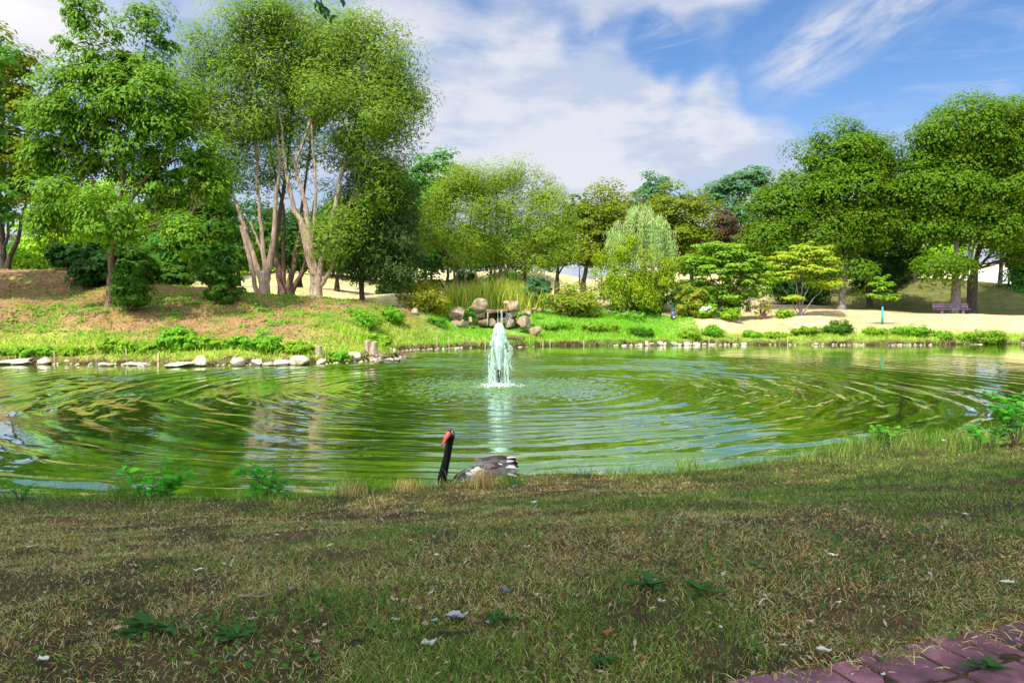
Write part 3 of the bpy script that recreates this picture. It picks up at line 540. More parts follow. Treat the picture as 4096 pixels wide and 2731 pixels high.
def weeping(name, label, Y, base, blobs, seed, nstr, leafm):
    rng = np.random.default_rng(seed); b0 = at(base[0], base[1], Y); b0[2] = float(gz(b0[0], Y)[0]); root = empty(name, b0, label, 'tree')
    top = at(base[0] + 2, 232, Y); mb = MB(); mb.tube([b0 - (0, 0, .2), (b0 + top) / 2 + (.2, 0, 0), top], [.3, .22, .14], 8, False)
    bw = blob_world(blobs, Y, .9); cc, od, _, _ = clumps(rng, bw, nstr, 2.6); cc = cc[(od[:, 2] > -.1)][:62]; lens = rng.uniform(1.2, 4.6, len(cc))
    V = []; 
    for c in cc[:50]:
        mb.tube([top, (top + c) / 2 + (0, 0, .5), c], [.07, .045, .015], 4, False)
    Cs = []; Ts = []
    for c, l0 in [(c + rng.normal(size=3) * np.array([.17, .17, .12]), l_) for c, l_ in zip(cc, lens) for _ in range(9)]:
        ln = l0 * rng.uniform(.6, 1.1); n = int(ln * 9); t = np.linspace(0, 1, n)[:, None]; out = nrm((c - top) * np.array([1, 1, 0])) * .5
        Cs.append(c + out * np.sqrt(t) + np.array([0, 0, -1]) * ln * t ** 1.2 + rng.normal(size=(n, 3)) * .07)
    Cs = np.concatenate(Cs); nm = nrm(rng.normal(size=Cs.shape) + np.array([-.3, -.8, .3]))
    Vv, Ff = leaf_quads(rng, Cs, nm, .30, .055, np.array([[0, 0, -1.]]) * np.ones((len(Cs), 1)), .85)
    mesh_np('crown', Vv, Ff, leafm, root); mb.build('trunk', BARK_BROWN, root, True)
weeping('weeping_willow', 'pale weeping willow with hanging strands behind the yellow tree', 57, (640, 300), [(642, 226, 26, 15), (622, 242, 16, 14), (660, 240, 16, 14), (645, 214, 13, 9), (632, 220, 12, 10)], 44, 620, L_WEEP)
tree('birch_tree', 'small yellow-green tree with drooping twigs in front of the weeping willow', 'tree', 50.5,
     [([(624, 314), (623, 300), (628, 275), (632, 255)], .1, .03), ([(628, 314), (631, 300), (640, 280), (655, 265)], .08, .02), ([(625, 292), (612, 275), (606, 268)], .05, .02)],
     [(622, 252, 16, 13, 0, .8), (640, 262, 20, 12, 0, .8), (662, 268, 15, 11), (608, 272, 13, 14), (628, 280, 28, 15), (656, 286, 16, 13), (604, 256, 8, 7, 0, .9), (630, 242, 9, 6, 0, .9), (674, 262, 7, 6, 0, .8), (638, 294, 9, 12, -1, .8), (620, 304, 6, 8, -1, .8), (646, 301, 12, 8, -1, .7), (614, 296, 10, 10, -1, .8), (668, 282, 8, 10)], L_YELLOW, BARK_PALE, 200, 80, .32, .15, .08, 45, tang=(0, 0, -1), tmix=.6, nbr=60, rb=.03, shell=3.6, flat=.9)
tree('dogwood_tree', 'lime green broad small tree with layered branches, larger of two', 'tree', 51,
     [([(716, 314), (717, 300), (712, 280), (705, 262)], .09, .03), ([(719, 314), (724, 298), (735, 278), (745, 265)], .09, .03), ([(715, 313), (708, 298), (695, 282)], .06, .02), ([(718, 312), (722, 290), (722, 262)], .07, .02)],
     [(720, 252, 34, 9), (695, 266, 24, 9), (745, 263, 26, 9), (718, 270, 42, 9), (700, 285, 26, 8), (745, 280, 26, 9), (725, 295, 30, 8), (755, 290, 16, 8)], L_LIME, BARK_GREY, 300, 70, .38, .2, .13, 46, flat=.35, up=1.0, nbr=60, rb=.03)
tree('dogwood_tree', 'lime green vase-shaped small tree with orange tinge, smaller of two', 'tree', 52,
     [([(800, 316), (799, 300), (794, 278), (788, 262)], .07, .02), ([(801, 316), (804, 298), (812, 278), (822, 262)], .07, .02), ([(799, 315), (790, 298), (780, 284)], .05, .02), ([(802, 315), (812, 300), (826, 286)], .05, .02), ([(800, 312), (802, 285), (804, 258)], .05, .02), ([(800, 314), (796, 292), (798, 268)], .04, .02)],
     [(812, 250, 20, 7), (790, 260, 24, 8), (822, 262, 16, 7), (805, 270, 32, 7), (830, 283, 10, 5), (780, 275, 16, 8), (797, 298, 12, 2.5), (822, 284, 18, 4)], L_LIME2, BARK_GREY, 210, 62, .34, .19, .12, 47, flat=.35, up=1.0, nbr=60, rb=.025)
tree('locust_tree', 'pale blue-green airy tree behind the dogwoods', 'tree', 78, [([(742, 290), (741, 250), (740, 200)], .25, .06), ([(741, 240), (725, 215), (712, 200)], .1, .03)], [(745, 190, 24, 20), (722, 198, 18, 16), (712, 190, 10, 10, 0, .5), (735, 222, 28, 22), (758, 180, 14, 14)], L_BLUE, BARK_DARK, 150, 60, .8, .34, .22, 48, nbr=30, rb=.08)
tree('copper_tree', 'dark purple-leaved tree behind the lime green dogwood', 'tree', 70, [([(728, 290), (728, 260), (728, 235)], .15, .05)], [(722, 225, 12, 14), (735, 240, 14, 14), (716, 240, 10, 12)], L_PURPLE, BARK_DARK, 60, 55, .6, .3, .22, 49, nbr=14)
# right maples
tree('maple_tree', 'large round green maple with straight pale trunk at edge of its shade', 'tree', 57,
     [([(842, 310), (843, 290), (846, 250), (848, 205), (850, 150)], .36, .08), ([(844, 268), (836, 235), (826, 200)], .13, .05), ([(846, 255), (858, 235), (868, 205), (880, 170)], .13, .05), ([(847, 225), (830, 190), (815, 170)], .1, .04)],
     [(838, 164, 34, 32), (864, 154, 24, 22), (806, 192, 30, 26), (782, 218, 28, 24), (845, 200, 44, 32), (886, 176, 20, 24), (898, 200, 18, 24), (862, 230, 30, 20), (818, 236, 32, 22), (770, 242, 20, 18), (845, 252, 26, 12, 0, .5), (858, 274, 14, 9, -1, .5), (764, 205, 12, 12, 0, .5), (895, 232, 16, 16, 0, .6)],
     L_MAPLE, BARK_GREY, 270, 300, 1.05, .20, .16, 51, nbr=80, rb=.08, flat=.85, shell=4.5, up=.35, dome=.7, crvar=.5)
tree('maple_tree', 'dark-trunked maple inside the shade behind the turquoise-guarded sapling', 'tree', 63, [([(870, 312), (869, 290), (866, 255), (868, 220)], .34, .1)], [(880, 225, 32, 22), (905, 250, 20, 26), (868, 250, 24, 16), (890, 275, 20, 14, 2, .6)], L_DARK, BARK_DARK, 120, 65, .85, .28, .22, 52, nbr=24, rb=.08)
tree('maple_tree', 'large green maple with pale forked trunk behind the bench', 'tree', 55.5,
     [([(955, 314), (955, 290), (957, 255), (958, 215), (955, 150)], .4, .08), ([(957, 285), (968, 268), (974, 245), (985, 200)], .18, .05), ([(957, 240), (940, 205), (930, 170)], .13, .05), ([(958, 225), (990, 190), (1010, 150)], .12, .05)],
     [(962, 134, 36, 26), (936, 152, 22, 28), (990, 142, 38, 30), (950, 190, 36, 30), (1000, 186, 38, 34), (922, 186, 16, 22), (945, 228, 30, 16), (988, 228, 36, 20), (950, 266, 26, 12, -1.5, 1.0), (926, 236, 16, 14), (1014, 128, 30, 24), (972, 116, 18, 10, 0, .6), (910, 212, 12, 16, 0, .6)],
     L_MAPLE, BARK_GREY, 270, 300, 1.05, .20, .16, 53, nbr=80, rb=.08, flat=.85, shell=4.5, up=.35, dome=.7, crvar=.5)
tree('maple_tree', 'maple with dark trunk right of the bench and lamp post', 'tree', 59,
     [([(972, 314), (972, 290), (975, 265), (985, 230), (1000, 180)], .42, .1), ([(974, 272), (995, 250), (1015, 235)], .16, .05)],
     [(1020, 150, 30, 40), (1030, 200, 26, 40), (1005, 225, 34, 30), (1035, 250, 24, 26)], L_MAPLE, BARK_DARK, 120, 220, 1.1, .2, .16, 54, dome=.85, up=.35, nbr=40, rb=.08)
tree('beech_tree', 'dark leaning tree at the right edge beyond the white tent', 'tree', 66, [([(1008, 300), (1016, 275), (1024, 250)], .3, .1), ([(1014, 280), (1006, 262), (1000, 245)], .12, .05)], [(1022, 252, 16, 16), (1030, 280, 14, 18), (1016, 291, 10, 7, 0, .4)], L_GREEN, BARK_DARK, 90, 60, .75, .28, .22, 55, nbr=24)
tree('oak_tree', 'dense yellow-green tree on the slope behind the forked maple', 'tree', 84, [([(935, 280), (936, 262), (938, 245)], .25, .1)], [(935, 255, 20, 18), (925, 262, 14, 12), (950, 250, 18, 20)], L_BRIGHT, BARK_DARK, 80, 55, .9, .34, .26, 56, nbr=14)
tree('oak_tree', 'tall dark tree filling the gap behind the large round maple', 'tree', 80, [([(815, 298), (816, 270), (818, 230)], .3, .1)], [(815, 255, 40, 20), (770, 262, 30, 20), (860, 270, 40, 20), (900, 278, 26, 16), (845, 240, 40, 22)], L_DARK, BARK_DARK, 150, 60, 1.1, .38, .28, 57, nbr=20)
for px, Y, bl, sd, lab in ((915, 70, [(915, 205, 40, 30), (945, 215, 30, 26), (890, 225, 26, 22)], 591, 'maple added to shade the slope, its crown filling the space between the two large maples'), (1000, 73, [(1000, 200, 40, 40), (1030, 225, 36, 30), (975, 225, 26, 22)], 592, 'maple added high on the slope to shade it, behind the bench trees')):
    tree('maple_tree', lab, 'tree', Y, [([(px, 290), (px + 1, 265), (px + 2, 235)], .3, .1)], bl, L_DARK, BARK_DARK, 150, 70, 1.0, .3, .24, sd, nbr=20)  # extra maples, mostly hidden, added to cast shade on the slope
# the wood behind the middle of the park
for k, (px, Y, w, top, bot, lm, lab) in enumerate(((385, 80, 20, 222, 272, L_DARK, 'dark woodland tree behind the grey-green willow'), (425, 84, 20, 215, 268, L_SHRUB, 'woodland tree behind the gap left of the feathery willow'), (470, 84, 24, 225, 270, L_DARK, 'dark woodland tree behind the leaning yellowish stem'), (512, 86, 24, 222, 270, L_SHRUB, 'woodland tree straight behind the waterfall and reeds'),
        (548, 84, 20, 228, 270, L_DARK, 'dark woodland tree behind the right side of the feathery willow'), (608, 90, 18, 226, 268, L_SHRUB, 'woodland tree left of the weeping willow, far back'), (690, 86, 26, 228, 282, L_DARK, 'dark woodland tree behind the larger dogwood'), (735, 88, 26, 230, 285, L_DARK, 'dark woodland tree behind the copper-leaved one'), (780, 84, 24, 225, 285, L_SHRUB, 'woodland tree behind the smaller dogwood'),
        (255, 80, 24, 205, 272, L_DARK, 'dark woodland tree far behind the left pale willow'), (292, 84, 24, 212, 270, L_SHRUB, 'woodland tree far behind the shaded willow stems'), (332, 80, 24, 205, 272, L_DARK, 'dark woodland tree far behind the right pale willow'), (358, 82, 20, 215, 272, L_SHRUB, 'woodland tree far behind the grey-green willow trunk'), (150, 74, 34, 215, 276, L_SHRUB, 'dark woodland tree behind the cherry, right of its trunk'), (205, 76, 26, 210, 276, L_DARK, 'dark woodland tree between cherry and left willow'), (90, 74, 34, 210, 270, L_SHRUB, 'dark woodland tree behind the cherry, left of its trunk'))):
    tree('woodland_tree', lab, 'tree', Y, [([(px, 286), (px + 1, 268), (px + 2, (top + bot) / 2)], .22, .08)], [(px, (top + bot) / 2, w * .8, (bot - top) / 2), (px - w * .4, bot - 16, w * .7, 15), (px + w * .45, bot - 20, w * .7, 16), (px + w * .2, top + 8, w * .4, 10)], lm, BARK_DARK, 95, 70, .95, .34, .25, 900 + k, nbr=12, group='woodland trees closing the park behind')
# sapling with a turquoise guard
sap = tree('sapling_tree', 'young sapling with a turquoise trunk guard on the dry lawn', 'tree', 48.6,
     [([(882, 325), (882, 312), (882, 298), (882, 278)], .035, .012)], [(882, 276, 6, 4), (878, 283, 7, 2.5), (888, 284, 7, 2.5), (882, 290, 9, 2.5), (876, 296, 9, 3), (889, 297, 9, 3)], L_LIME, BARK_BROWN, 64, 34, .17, .19, .12, 58, flat=.4, up=1., nbr=30, rb=.014)
sb = np.array(sap.location); MB().tube([sb + (0, -.01, 0), sb + (.01, -.01, .55), sb + (0, -.01, 1.15)], [.07, .065, .065], 10).build('trunk_guard', noisemat('turquoise_plastic', [(.3, (.01, .28, .26)), (.7, (.02, .40, .36))], 5, 3, .5), sap, True)
# dark understorey behind the trunks
for k, (px, Y, w, h, lm, lab) in enumerate((
        (100, 42, 62, 42, L_DARK, 'dark green shrub mass behind the reddish cherry trunk'), (140, 41.5, 40, 34, L_SHRUB, 'dark shrub just behind the bush at the foot of the cherry'),
        (70, 44, 36, 34, L_DARK, 'deep green shrub on the mound crest left of the cherry trunk'), (30, 52, 60, 30, L_BRIGHT, 'sunlit light green shrub beyond the mound at the left'),
        (175, 45, 44, 30, L_SHRUB, 'dark rounded shrub on the mound between cherry and clipped bush'), (225, 52, 30, 46, L_DARK, 'dark tall shrub behind the clipped bush near the willows'),
        (20, 62, 90, 40, L_GREEN, 'green thicket beyond the forked maple at the left edge'), (870, 70, 70, 44, L_DARK, 'dark thicket in the shade right of the large round maple'), (800, 68, 80, 40, L_DARK, 'dark thicket behind the lime green dogwoods'),
        (910, 72, 36, 40, L_SHRUB, 'shaded shrub at the top of the mown slope'), (700, 56, 60, 36, L_DARK, 'dark evergreen shrub behind the larger dogwood'), (1024, 72, 34, 26, L_GREEN, 'green bush right of the white tent'), (640, 58, 80, 36, L_DARK, 'dark shrub row behind the yellow-green birch'),
        (392, 62, 34, 20, L_DARK, 'low dark shrub behind the orange-tinged bush, left end of the dark shrubs'), (428, 64, 34, 24, L_DARK, 'low dark shrub between the orange-tinged bush and the field'), (466, 66, 36, 24, L_DARK, 'low dark shrub behind the left end of the reeds'), (505, 66, 36, 22, L_SHRUB, 'low shrub behind the middle of the reeds'), (540, 66, 26, 20, L_DARK, 'low dark shrub behind the blue-green bush'))):
    bush('shrub', lab, 'shrub', px, Y, w, h, lm, int(w * h * 2.6), .26, .18, 600 + k)
for k, (px, lab) in enumerate(((245, 'low clipped hedge in the far park behind the left willow'), (278, 'low clipped hedge in the far park behind the dark willow'), (322, 'low clipped hedge by the far white arches'))):
    bush('hedge', lab, 'hedge', px, 88, 26, 11, L_BRIGHT, 900, .3, .22, 640 + k, depth=.4)

# ------------------------------------------------------------------ shrubs on the banks
bush('bush', 'rounded dark green bush at the foot of the reddish cherry trunk', 'bush', 130, 35.2, 45, 44, L_SHRUB, 5200, .17, .11, 70, py=308)
bush('bush', 'rounded dark green bush standing alone left of the willows', 'bush', 221, 38.5, 44, 46, L_SHRUB, 5200, .17, .11, 71, py=304)
bush('bush', 'orange-tinged feathery bush left of the reeds and waterfall', 'bush', 426, 46, 60, 36, L_ORANGE, 6000, .17, .07, 72, py=317)
bush('bush', 'dark blue-green bush at the right end of the reeds', 'bush', 537, 49.5, 26, 24, L_BLUE, 1800, .2, .12, 73, py=300)
bush('rhododendron_bush', 'wide rhododendron with reddish leaf tips right of the waterfall', 'bush', 572, 49, 64, 37, L_RHODO, 6500, .24, .09, 74, py=320)
bush('rhododendron_bush', 'small rhododendron with red-brown tips beside the bollard lamp', 'bush', 690, 50, 38, 36, L_RHODO, 3600, .22, .09, 75, py=320)
bush('bush', 'dark green shrub under the yellow-green birch', 'bush', 640, 51.5, 60, 24, L_SHRUB, 3600, .2, .12, 76, py=317)
bush('bush', 'dark green shrub under the larger dogwood', 'bush', 728, 51.8, 40, 26, L_SHRUB, 2600, .2, .12, 77, py=316)
bush('bush', 'thin twiggy reddish shrub left of the smaller dogwood', 'bush', 762, 51, 20, 20, L_ORANGE, 320, .16, .08, 78, py=318, stems=14)
hy = bush('hydrangea_bush', 'hydrangea with white flower heads beside the larger dogwood', 'bush', 707, 49.4, 22, 16, L_BANK2, 1300, .2, .13, 79, py=319)
rngh = np.random.default_rng(5); PETAL = noisemat('white_petals', [(.3, (.6, .65, .5)), (.7, (.85, .85, .75))], 12, 3, .7)
for k in range(6):
    c = at(701 + k * 2.2, 308 + rngh.uniform(-2, 3), 49.0); u_ = np.linspace(0, np.pi, 9); w_ = np.linspace(0, 2 * np.pi, 13)[:-1]; V = [c + np.array([.13 * math.sin(a) * math.cos(d_), .11 * math.sin(a) * math.sin(d_), .09 * math.cos(a)]) * (1 + rngh.normal() * .12) for a in u_ for d_ in w_]; MB().add(V, [(i * 12 + j, i * 12 + (j + 1) % 12, (i + 1) * 12 + (j + 1) % 12, (i + 1) * 12 + j) for i in range(8) for j in range(12)]).build('flower_head', PETAL, hy)
bush('hosta_plant', 'pale variegated hosta clump in the bed by the smaller dogwood', 'plant', 785, 50.6, 20, 10, L_BANK2, 420, .22, .14, 80, py=319, stems=0)
bush('hosta_plant', 'bright green clump at the edge of the bed below the larger dogwood', 'plant', 730, 49.6, 26, 13, L_BANK2, 700, .2, .13, 81, py=320, stems=0)
fl = bush('flower_plant', 'violet-flowered low plants under the yellow-green birch', 'plant', 625, 49.6, 50, 8, L_BANK, 900, .16, .09, 82, py=318, stems=0)
C = np.array([at(rngh.uniform(603, 646), rngh.uniform(310, 314), 49.3) for _ in range(60)]); V, F = leaf_quads(rngh, C, rngh.normal(size=C.shape), .1, .09)
mesh_np('blossoms', V, F, leafmat('violet_petals', [(.2, .12, .5), (.3, .2, .6)]), fl)
def z6(x, y): return x * .17007, 250 + y * .17007
# leafy plants along the left shore (picture spans), each with its own label
lb = [(70, 330, 568, 632, L_BANK, 'leafy green plant at the far left end of the left shore'), (330, 560, 572, 632, L_BANK2, 'yellow-green low plant on left shore, second from the left end'), (575, 800, 548, 640, L_BANK2, 'grassy yellow-green plant on left shore, left of the tall round bush'),
      (925, 1150, 510, 650, L_BANK, 'tall round bright green bush on the left shore'), (1165, 1330, 560, 640, L_BANK2, 'low leafy plant just right of the tall round shore bush'), (1330, 1500, 560, 640, L_BANK, 'leafy plant on the left shore between the two taller bushes'),
      (1500, 1665, 518, 640, L_BANK, 'second tall bright green bush on left shore, nearer the stumps'), (1660, 1850, 548, 625, L_BANK2, 'leafy plant left of the short cut stump'), (1890, 2090, 555, 625, L_BANK, 'leafy plant between the two stumps'), (2100, 2300, 500, 590, L_BANK2, 'plants covering the bank behind the rooted stump'),
      (0, 90, 575, 620, L_BANK2, 'low plant cut by the left frame edge on the shore'), (800, 930, 575, 640, L_BANK2, 'sparse low plant left beside the tall round shore bush')]
for k, (a, c, t, bo, lm, lab) in enumerate(lb):
    p0, q0 = z6(a, t); p1, q1 = z6(c, bo); w = p1 - p0; h = q1 - q0; Yb = 30.3 if a < 2100 else 34.5
    bush('shore_plant', lab, 'plant', (p0 + p1) / 2, Yb, w * 1.15, h * .88, lm, int(w * h * 4.5) + 300, .15, .09, 700 + k, group='leafy plants along the left shore', depth=min(.9, 14 / w), ncl=int(20 + w), stems=4)
lb2 = [(2030, 2245, 352, 455, L_BANK, 39.5, 'willow-leaved green bush on the slope left of the waterfall'), (2240, 2390, 330, 420, L_BANK, 41.5, 'bright green plant on the slope below the orange-tinged bush'), (1930, 2040, 390, 455, L_SHRUB, 39, 'low dark plant beside the grey stone on the slope')]
for k, (a, c, t, bo, lm, Y, lab) in enumerate(lb2):
    p0, q0 = z6(a, t); p1, q1 = z6(c, bo); bush('slope_plant', lab, 'plant', (p0 + p1) / 2, Y, p1 - p0, q1 - q0, lm, 1700, .22, .07, 730 + k, tang=(0, 0, .4), tmix=.4, py=q1)
bush('slope_plant', 'dark narrow-leaved plant below the boulders left of the waterfall', 'plant', 437, 43.5, 20, 13, L_GREEN, 900, .25, .06, 735, py=329, stems=3, tang=(0, 0, .5), tmix=.5)
bush('slope_plant', 'bright climbing plant between the left waterfall boulders', 'plant', 468, 46.3, 14, 18, L_BANK, 900, .15, .1, 736, py=320, stems=4)
bush('slope_plant', 'leafy plant growing over the right waterfall stones', 'plant', 520, 46, 10, 12, L_BANK, 400, .15, .1, 737, py=321, stems=3)
bush('shore_plant', 'reddish grass clump at the water right of the weir slab', 'plant', 535, 44.9, 18, 13, L_ORANGE, 900, .4, .05, 738, tang=(0, 0, 1), tmix=.8, stems=0, py=345)
rs = [(557, 30, 11, 'shore plants right of the reddish grass clump'), (600, 44, 9, 'long grassy plants on the shore below the rhododendron'), (642, 26, 13, 'leafy plant left of the white shore rocks'), (690, 22, 14, 'leafy plant above the white shore rocks, left of a pair'), (713, 22, 14, 'leafy plant above the white shore rocks, right of a pair'),
      (752, 20, 10, 'small leafy plant on right shore below the dry lawn start'), (806, 34, 11, 'low leafy plant on right shore below the smaller dogwood'), (838, 30, 17, 'tall feathery plant on right shore, left of the sapling'), (876, 24, 11, 'low round plant on right shore below the sapling'),
      (913, 42, 13, 'feathery plant on right shore, right of the sapling'), (944, 16, 11, 'small round plant on right shore below the bench'), (984, 52, 18, 'widest feathery plant on right shore near the frame edge'), (1020, 22, 13, 'plant on right shore cut by the frame edge'), (775, 30, 9, 'low yellowish plant on the right shore between two leafy ones')]
for k, (px, w, h, lab) in enumerate(rs):
    Y = 46.2 if px < 700 else 46.9
    bush('shore_plant', lab, 'plant', px, Y, w * 1.1, h * .68, (L_BANK, L_BANK2, L_LIME, L_BANK, L_SHRUB)[k * 7 % 5], int(w * h * 5) + 200, .17, .07, 760 + k, group='plants along the far right shore', stems=3, tang=(0, 0, .6), tmix=.5, depth=min(.9, 16 / w))
# cattails
rng = np.random.default_rng(90)
def blades(rng, B, H, Wd, lean, name, mat_, parent=None, bend=.5, kind='stuff'):
    n = len(B); a = rng.uniform(0, 2 * np.pi, n); ld = np.stack([np.cos(a), np.sin(a), np.zeros(n)], 1); le = (lean * rng.uniform(.2, 1.2, n))[:, None]
    H = H[:, None]; dirv = nrm(np.array([0, 0, 1.]) + ld * le); side = nrm(np.cross(dirv, nrm(rng.normal(size=(n, 3)))) ) * (np.asarray(Wd).reshape(-1, 1) / 2)
    mid = B + dirv * H * .55; tip = mid + nrm(dirv + ld * (le * .8 + bend * rng.uniform(0, 1, (n, 1))) - np.array([0, 0, .25]) * le) * H * .45
    V = np.stack([B - side, B + side, mid - side * .75, mid + side * .75, tip], 1).reshape(-1, 3); q = np.arange(n)[:, None] * 5
    F = np.concatenate([q + [0, 1, 3], q + [0, 3, 2], q + [2, 3, 4]])
    o = mesh_np(name, V, F, mat_, parent); 
    if kind: o['kind'] = kind
    return o
n = 2600; px = rng.uniform(446, 543, n); Yc = rng.uniform(48.6, 53, n); X = (px - 512) / FPX * Yc; B = np.stack([X, Yc, gz(X, Yc)], 1)
REED = leafmat('reed', [(.10, .15, .02), (.17, .21, .03), (.36, .32, .09), (.6, .45, .2)], .25, spread=1.)
o = blades(rng, B, rng.uniform(1.0, 2.1, n), .06, .22, 'reeds', REED, bend=.3); tag(o, 'tall green and straw reeds growing above the waterfall')
# far-bank grass and weeds
def scatter(rng, n, x0, x1, y0, y1, keep):
    X = rng.uniform(x0, x1, n); Yy = rng.uniform(y0, y1, n); k = keep(X, Yy); X, Yy = X[k], Yy[k]; return np.stack([X, Yy, gz(X, Yy)], 1)
BG = leafmat('bank_grass', [(.10, .2, .03), (.16, .28, .04), (.24, .34, .06), (.40, .38, .12)], .3)
B = scatter(rng, 150000, -24, 36, 27, 49, lambda x, y: (lambda d: (d > .0) & ~((x > -2.4) & (x < 1.2) & (y > 44.75)) & (d < np.where(x > 9, .55, 1.0) + np.where(x > 9, .7, 1.6) * vnoise(x * .5, y * .5, 3)) & (rng.uniform(0, 1, len(x)) < .35 + .6 * vnoise(x * .9, y * .9, 7)))(gd(x, y)))
o = blades(rng, B, rng.uniform(.12, .42, len(B)), .035, .6, 'bank_grass', BG); tag(o, 'bright green grass fringing the far shore')
B = scatter(rng, 60000, -5, 12, 43.5, 51, lambda x, y: (gd(x, y) > .8) & ~((x > -2.6) & (x < 1.3) & (y > 45.1)) & (rng.uniform(0, 1, len(x)) < .5 + .4 * vnoise(x * .8, y * .8, 8)))
o = blades(rng, B, rng.uniform(.08, .2, len(B)), .035, .8, 'lawn_grass', leafmat('lawn_grass', [(.1, .24, .03), (.15, .31, .045), (.22, .36, .06)], .3)); tag(o, 'bright lawn grass between waterfall and flower bed')
B = scatter(rng, 60000, -26, -4, 30.5, 44, lambda x, y: (gd(x, y) > 1.0) & (rng.uniform(0, 1, len(x)) < sstep(.50, .68, fbm(x * .8, y * .8, 41)) * .6 + .06 + .3 * sstep(3.2, 2, gd(x, y))))
o = blades(rng, B, rng.uniform(.05, .16, len(B)), .04, .9, 'slope_grass', leafmat('slope_grass', [(.14, .2, .04), (.2, .26, .06), (.34, .32, .1)], .3)); tag(o, 'thin grass on the brown left mound')
B = scatter(rng, 16000, -34, -4, 31, 47, lambda x, y: (gd(x, y) > 1.6) & (rng.uniform(0, 1, len(x)) < .25 + .9 * sstep(.4, .65, fbm(x * .6, y * .6, 66)))); V, F = leaf_quads(rng, B + (0, 0, .02), rng.normal(size=B.shape) * .4 + np.array([0, -.2, 1]), .12, .07)
o = mesh_np('fallen_leaves', V, F, leafmat('mound_litter', sat=(1, 1, 1), cols=[(.08, .045, .025), (.17, .10, .05), (.30, .19, .10), (.45, .33, .2)], trans=.1, gain=1.)); tag(o, 'dry fallen leaves strewn over the brown left mound', kind='stuff')
# low weeds on the mound: leaf tufts
n = 170; T = scatter(rng, n * 3, -25, -4, 32, 43, lambda x, y: (gd(x, y) > 2.2) & (fbm(x * .5, y * .5, 61) > .46))[:n]; k = np.repeat(np.arange(len(T)), 26)
C = T[k] + rng.normal(size=(len(k), 3)) * np.array([.28, .28, .07]) * rng.uniform(.4, 1.3, (len(T), 1))[k]; C[:, 2] = np.maximum(C[:, 2], gz(C[:, 0], C[:, 1]) + .03) + .04
V, F = leaf_quads(rng, C, rng.normal(size=C.shape) * .5 + np.array([0, -.2, 1]), .15, .1); o = mesh_np('weeds', V, F, leafmat('mound_weed', [(.06, .16, .03), (.1, .22, .04), (.16, .28, .06)])); tag(o, 'small weed tufts scattered over the left mound', kind='stuff')
n = 380; P_ = crom(POND, 12); P_ = P_[(P_[:, 1] > 27) & (P_[:, 0] > -24) & (P_[:, 0] < 36)]; P_ = P_[vnoise(P_[:, 0] * .45, P_[:, 1] * .45, 321) > .42]; k = rng.integers(0, len(P_), n); C = P_[k]; C = np.stack([C[:, 0] + rng.normal(size=n) * .25, C[:, 1] - .12 + rng.normal(size=n) * .16, np.full(n, .02)], 1)
O = np.array([[1, 0, 0], [.4, .8, 0], [-.6, .7, 0], [-1, -.1, 0], [-.4, -.8, 0], [.6, -.7, 0], [.1, .1, .7], [0, 0, -.6]]); sz = rng.uniform(.03, .13, (n, 1, 1)); V = C[:, None] + O[None] * sz * rng.uniform(.7, 1.3, (n, 8, 1)); q = np.arange(n)[:, None] * 8
F = np.concatenate([q + [a, (a + 1) % 6, 6] for a in range(6)] + [q + [(a + 1) % 6, a, 7] for a in range(6)]); o = mesh_np('shore_pebbles', V.reshape(-1, 3), F, STONE_PALE); tag(o, 'small pale stones and pebbles along the far waterline', kind='stuff')
# roots and twigs in the undercut shore
mb = MB(); P = crom(POND, 3)
for a in P:
    if a[1] > 27 and -24 < a[0] < 36 and rng.uniform() < .45:
        for _ in range(2):
            s = np.array([a[0] + rng.normal() * .5, a[1] + rng.normal() * .12 + .1, .22 + rng.uniform(-.05, .2)]); e = s + np.array([rng.normal() * .5, -rng.uniform(.1, .5), -rng.uniform(.15, .35)])
            mb.tube([s, (s + e) / 2 + rng.normal(size=3) * .06, e], [.02, .015, .007], 4, False)
o = mb.build('roots', BARK_BROWN, smooth=True); tag(o, 'tangle of bare roots in the undercut far shore', kind='stuff')
# ------------------------------------------------------------------ rocks
import bmesh
_ib = bmesh.new(); bmesh.ops.create_icosphere(_ib, subdivisions=4, radius=1); _ib.verts.index_update()
ICO_V = np.array([v.co[:] for v in _ib.verts]); ICO_F = np.array([[v.index for v in f.verts] for f in _ib.faces]); _ib.free()
def rock_verts(rng, half, cuts=9, rough=.05, boxy=0.):
    V = ICO_V.copy()
    if boxy: V = np.sign(V) * np.abs(V) ** (1 - boxy); V = V / np.max(np.abs(V))
    for _ in range(cuts):
        n = nrm(rng.normal(size=3)); h = rng.uniform(.55, .85); dd = np.maximum(0, V @ n - h); V = V - dd[:, None] * n
    o = rng.uniform(0, 90, 3)
    for sc_, am in ((1.4, rough * 1.6), (3.5, rough), (8, rough * .5)):
        V = V * (1 + am * np.array([mnoise.noise(Vector(v * sc_ + o)) for v in V])[:, None])
    return V / np.abs(V).max(0) * np.asarray(half)
def rock(name, label, px, py, w, h, Y, mt, seed, dep=.8, group=None, rot=0., boxy=0., cuts=9, cat='rock', sink=.0, rough=.05):
    rng = np.random.default_rng(seed); s = Y / FPX; c = at(px, py, Y); half = (w / 2 * s, max(w, h) / 2 * s * dep, h / 2 * s)
    V = rock_verts(rng, half, cuts, rough, boxy)
    if rot: cr, sr = math.cos(rot), math.sin(rot); V = np.stack([V[:, 0] * cr - V[:, 2] * sr, V[:, 1], V[:, 0] * sr + V[:, 2] * cr], 1)
    o = mesh_np(name, V + c, ICO_F, mt, smooth=False, origin=c); tag(o, label, cat, group)
    return o
def q7(x, y): return (1750 + x * .2126) / 4, (1130 + y * .2126) / 4
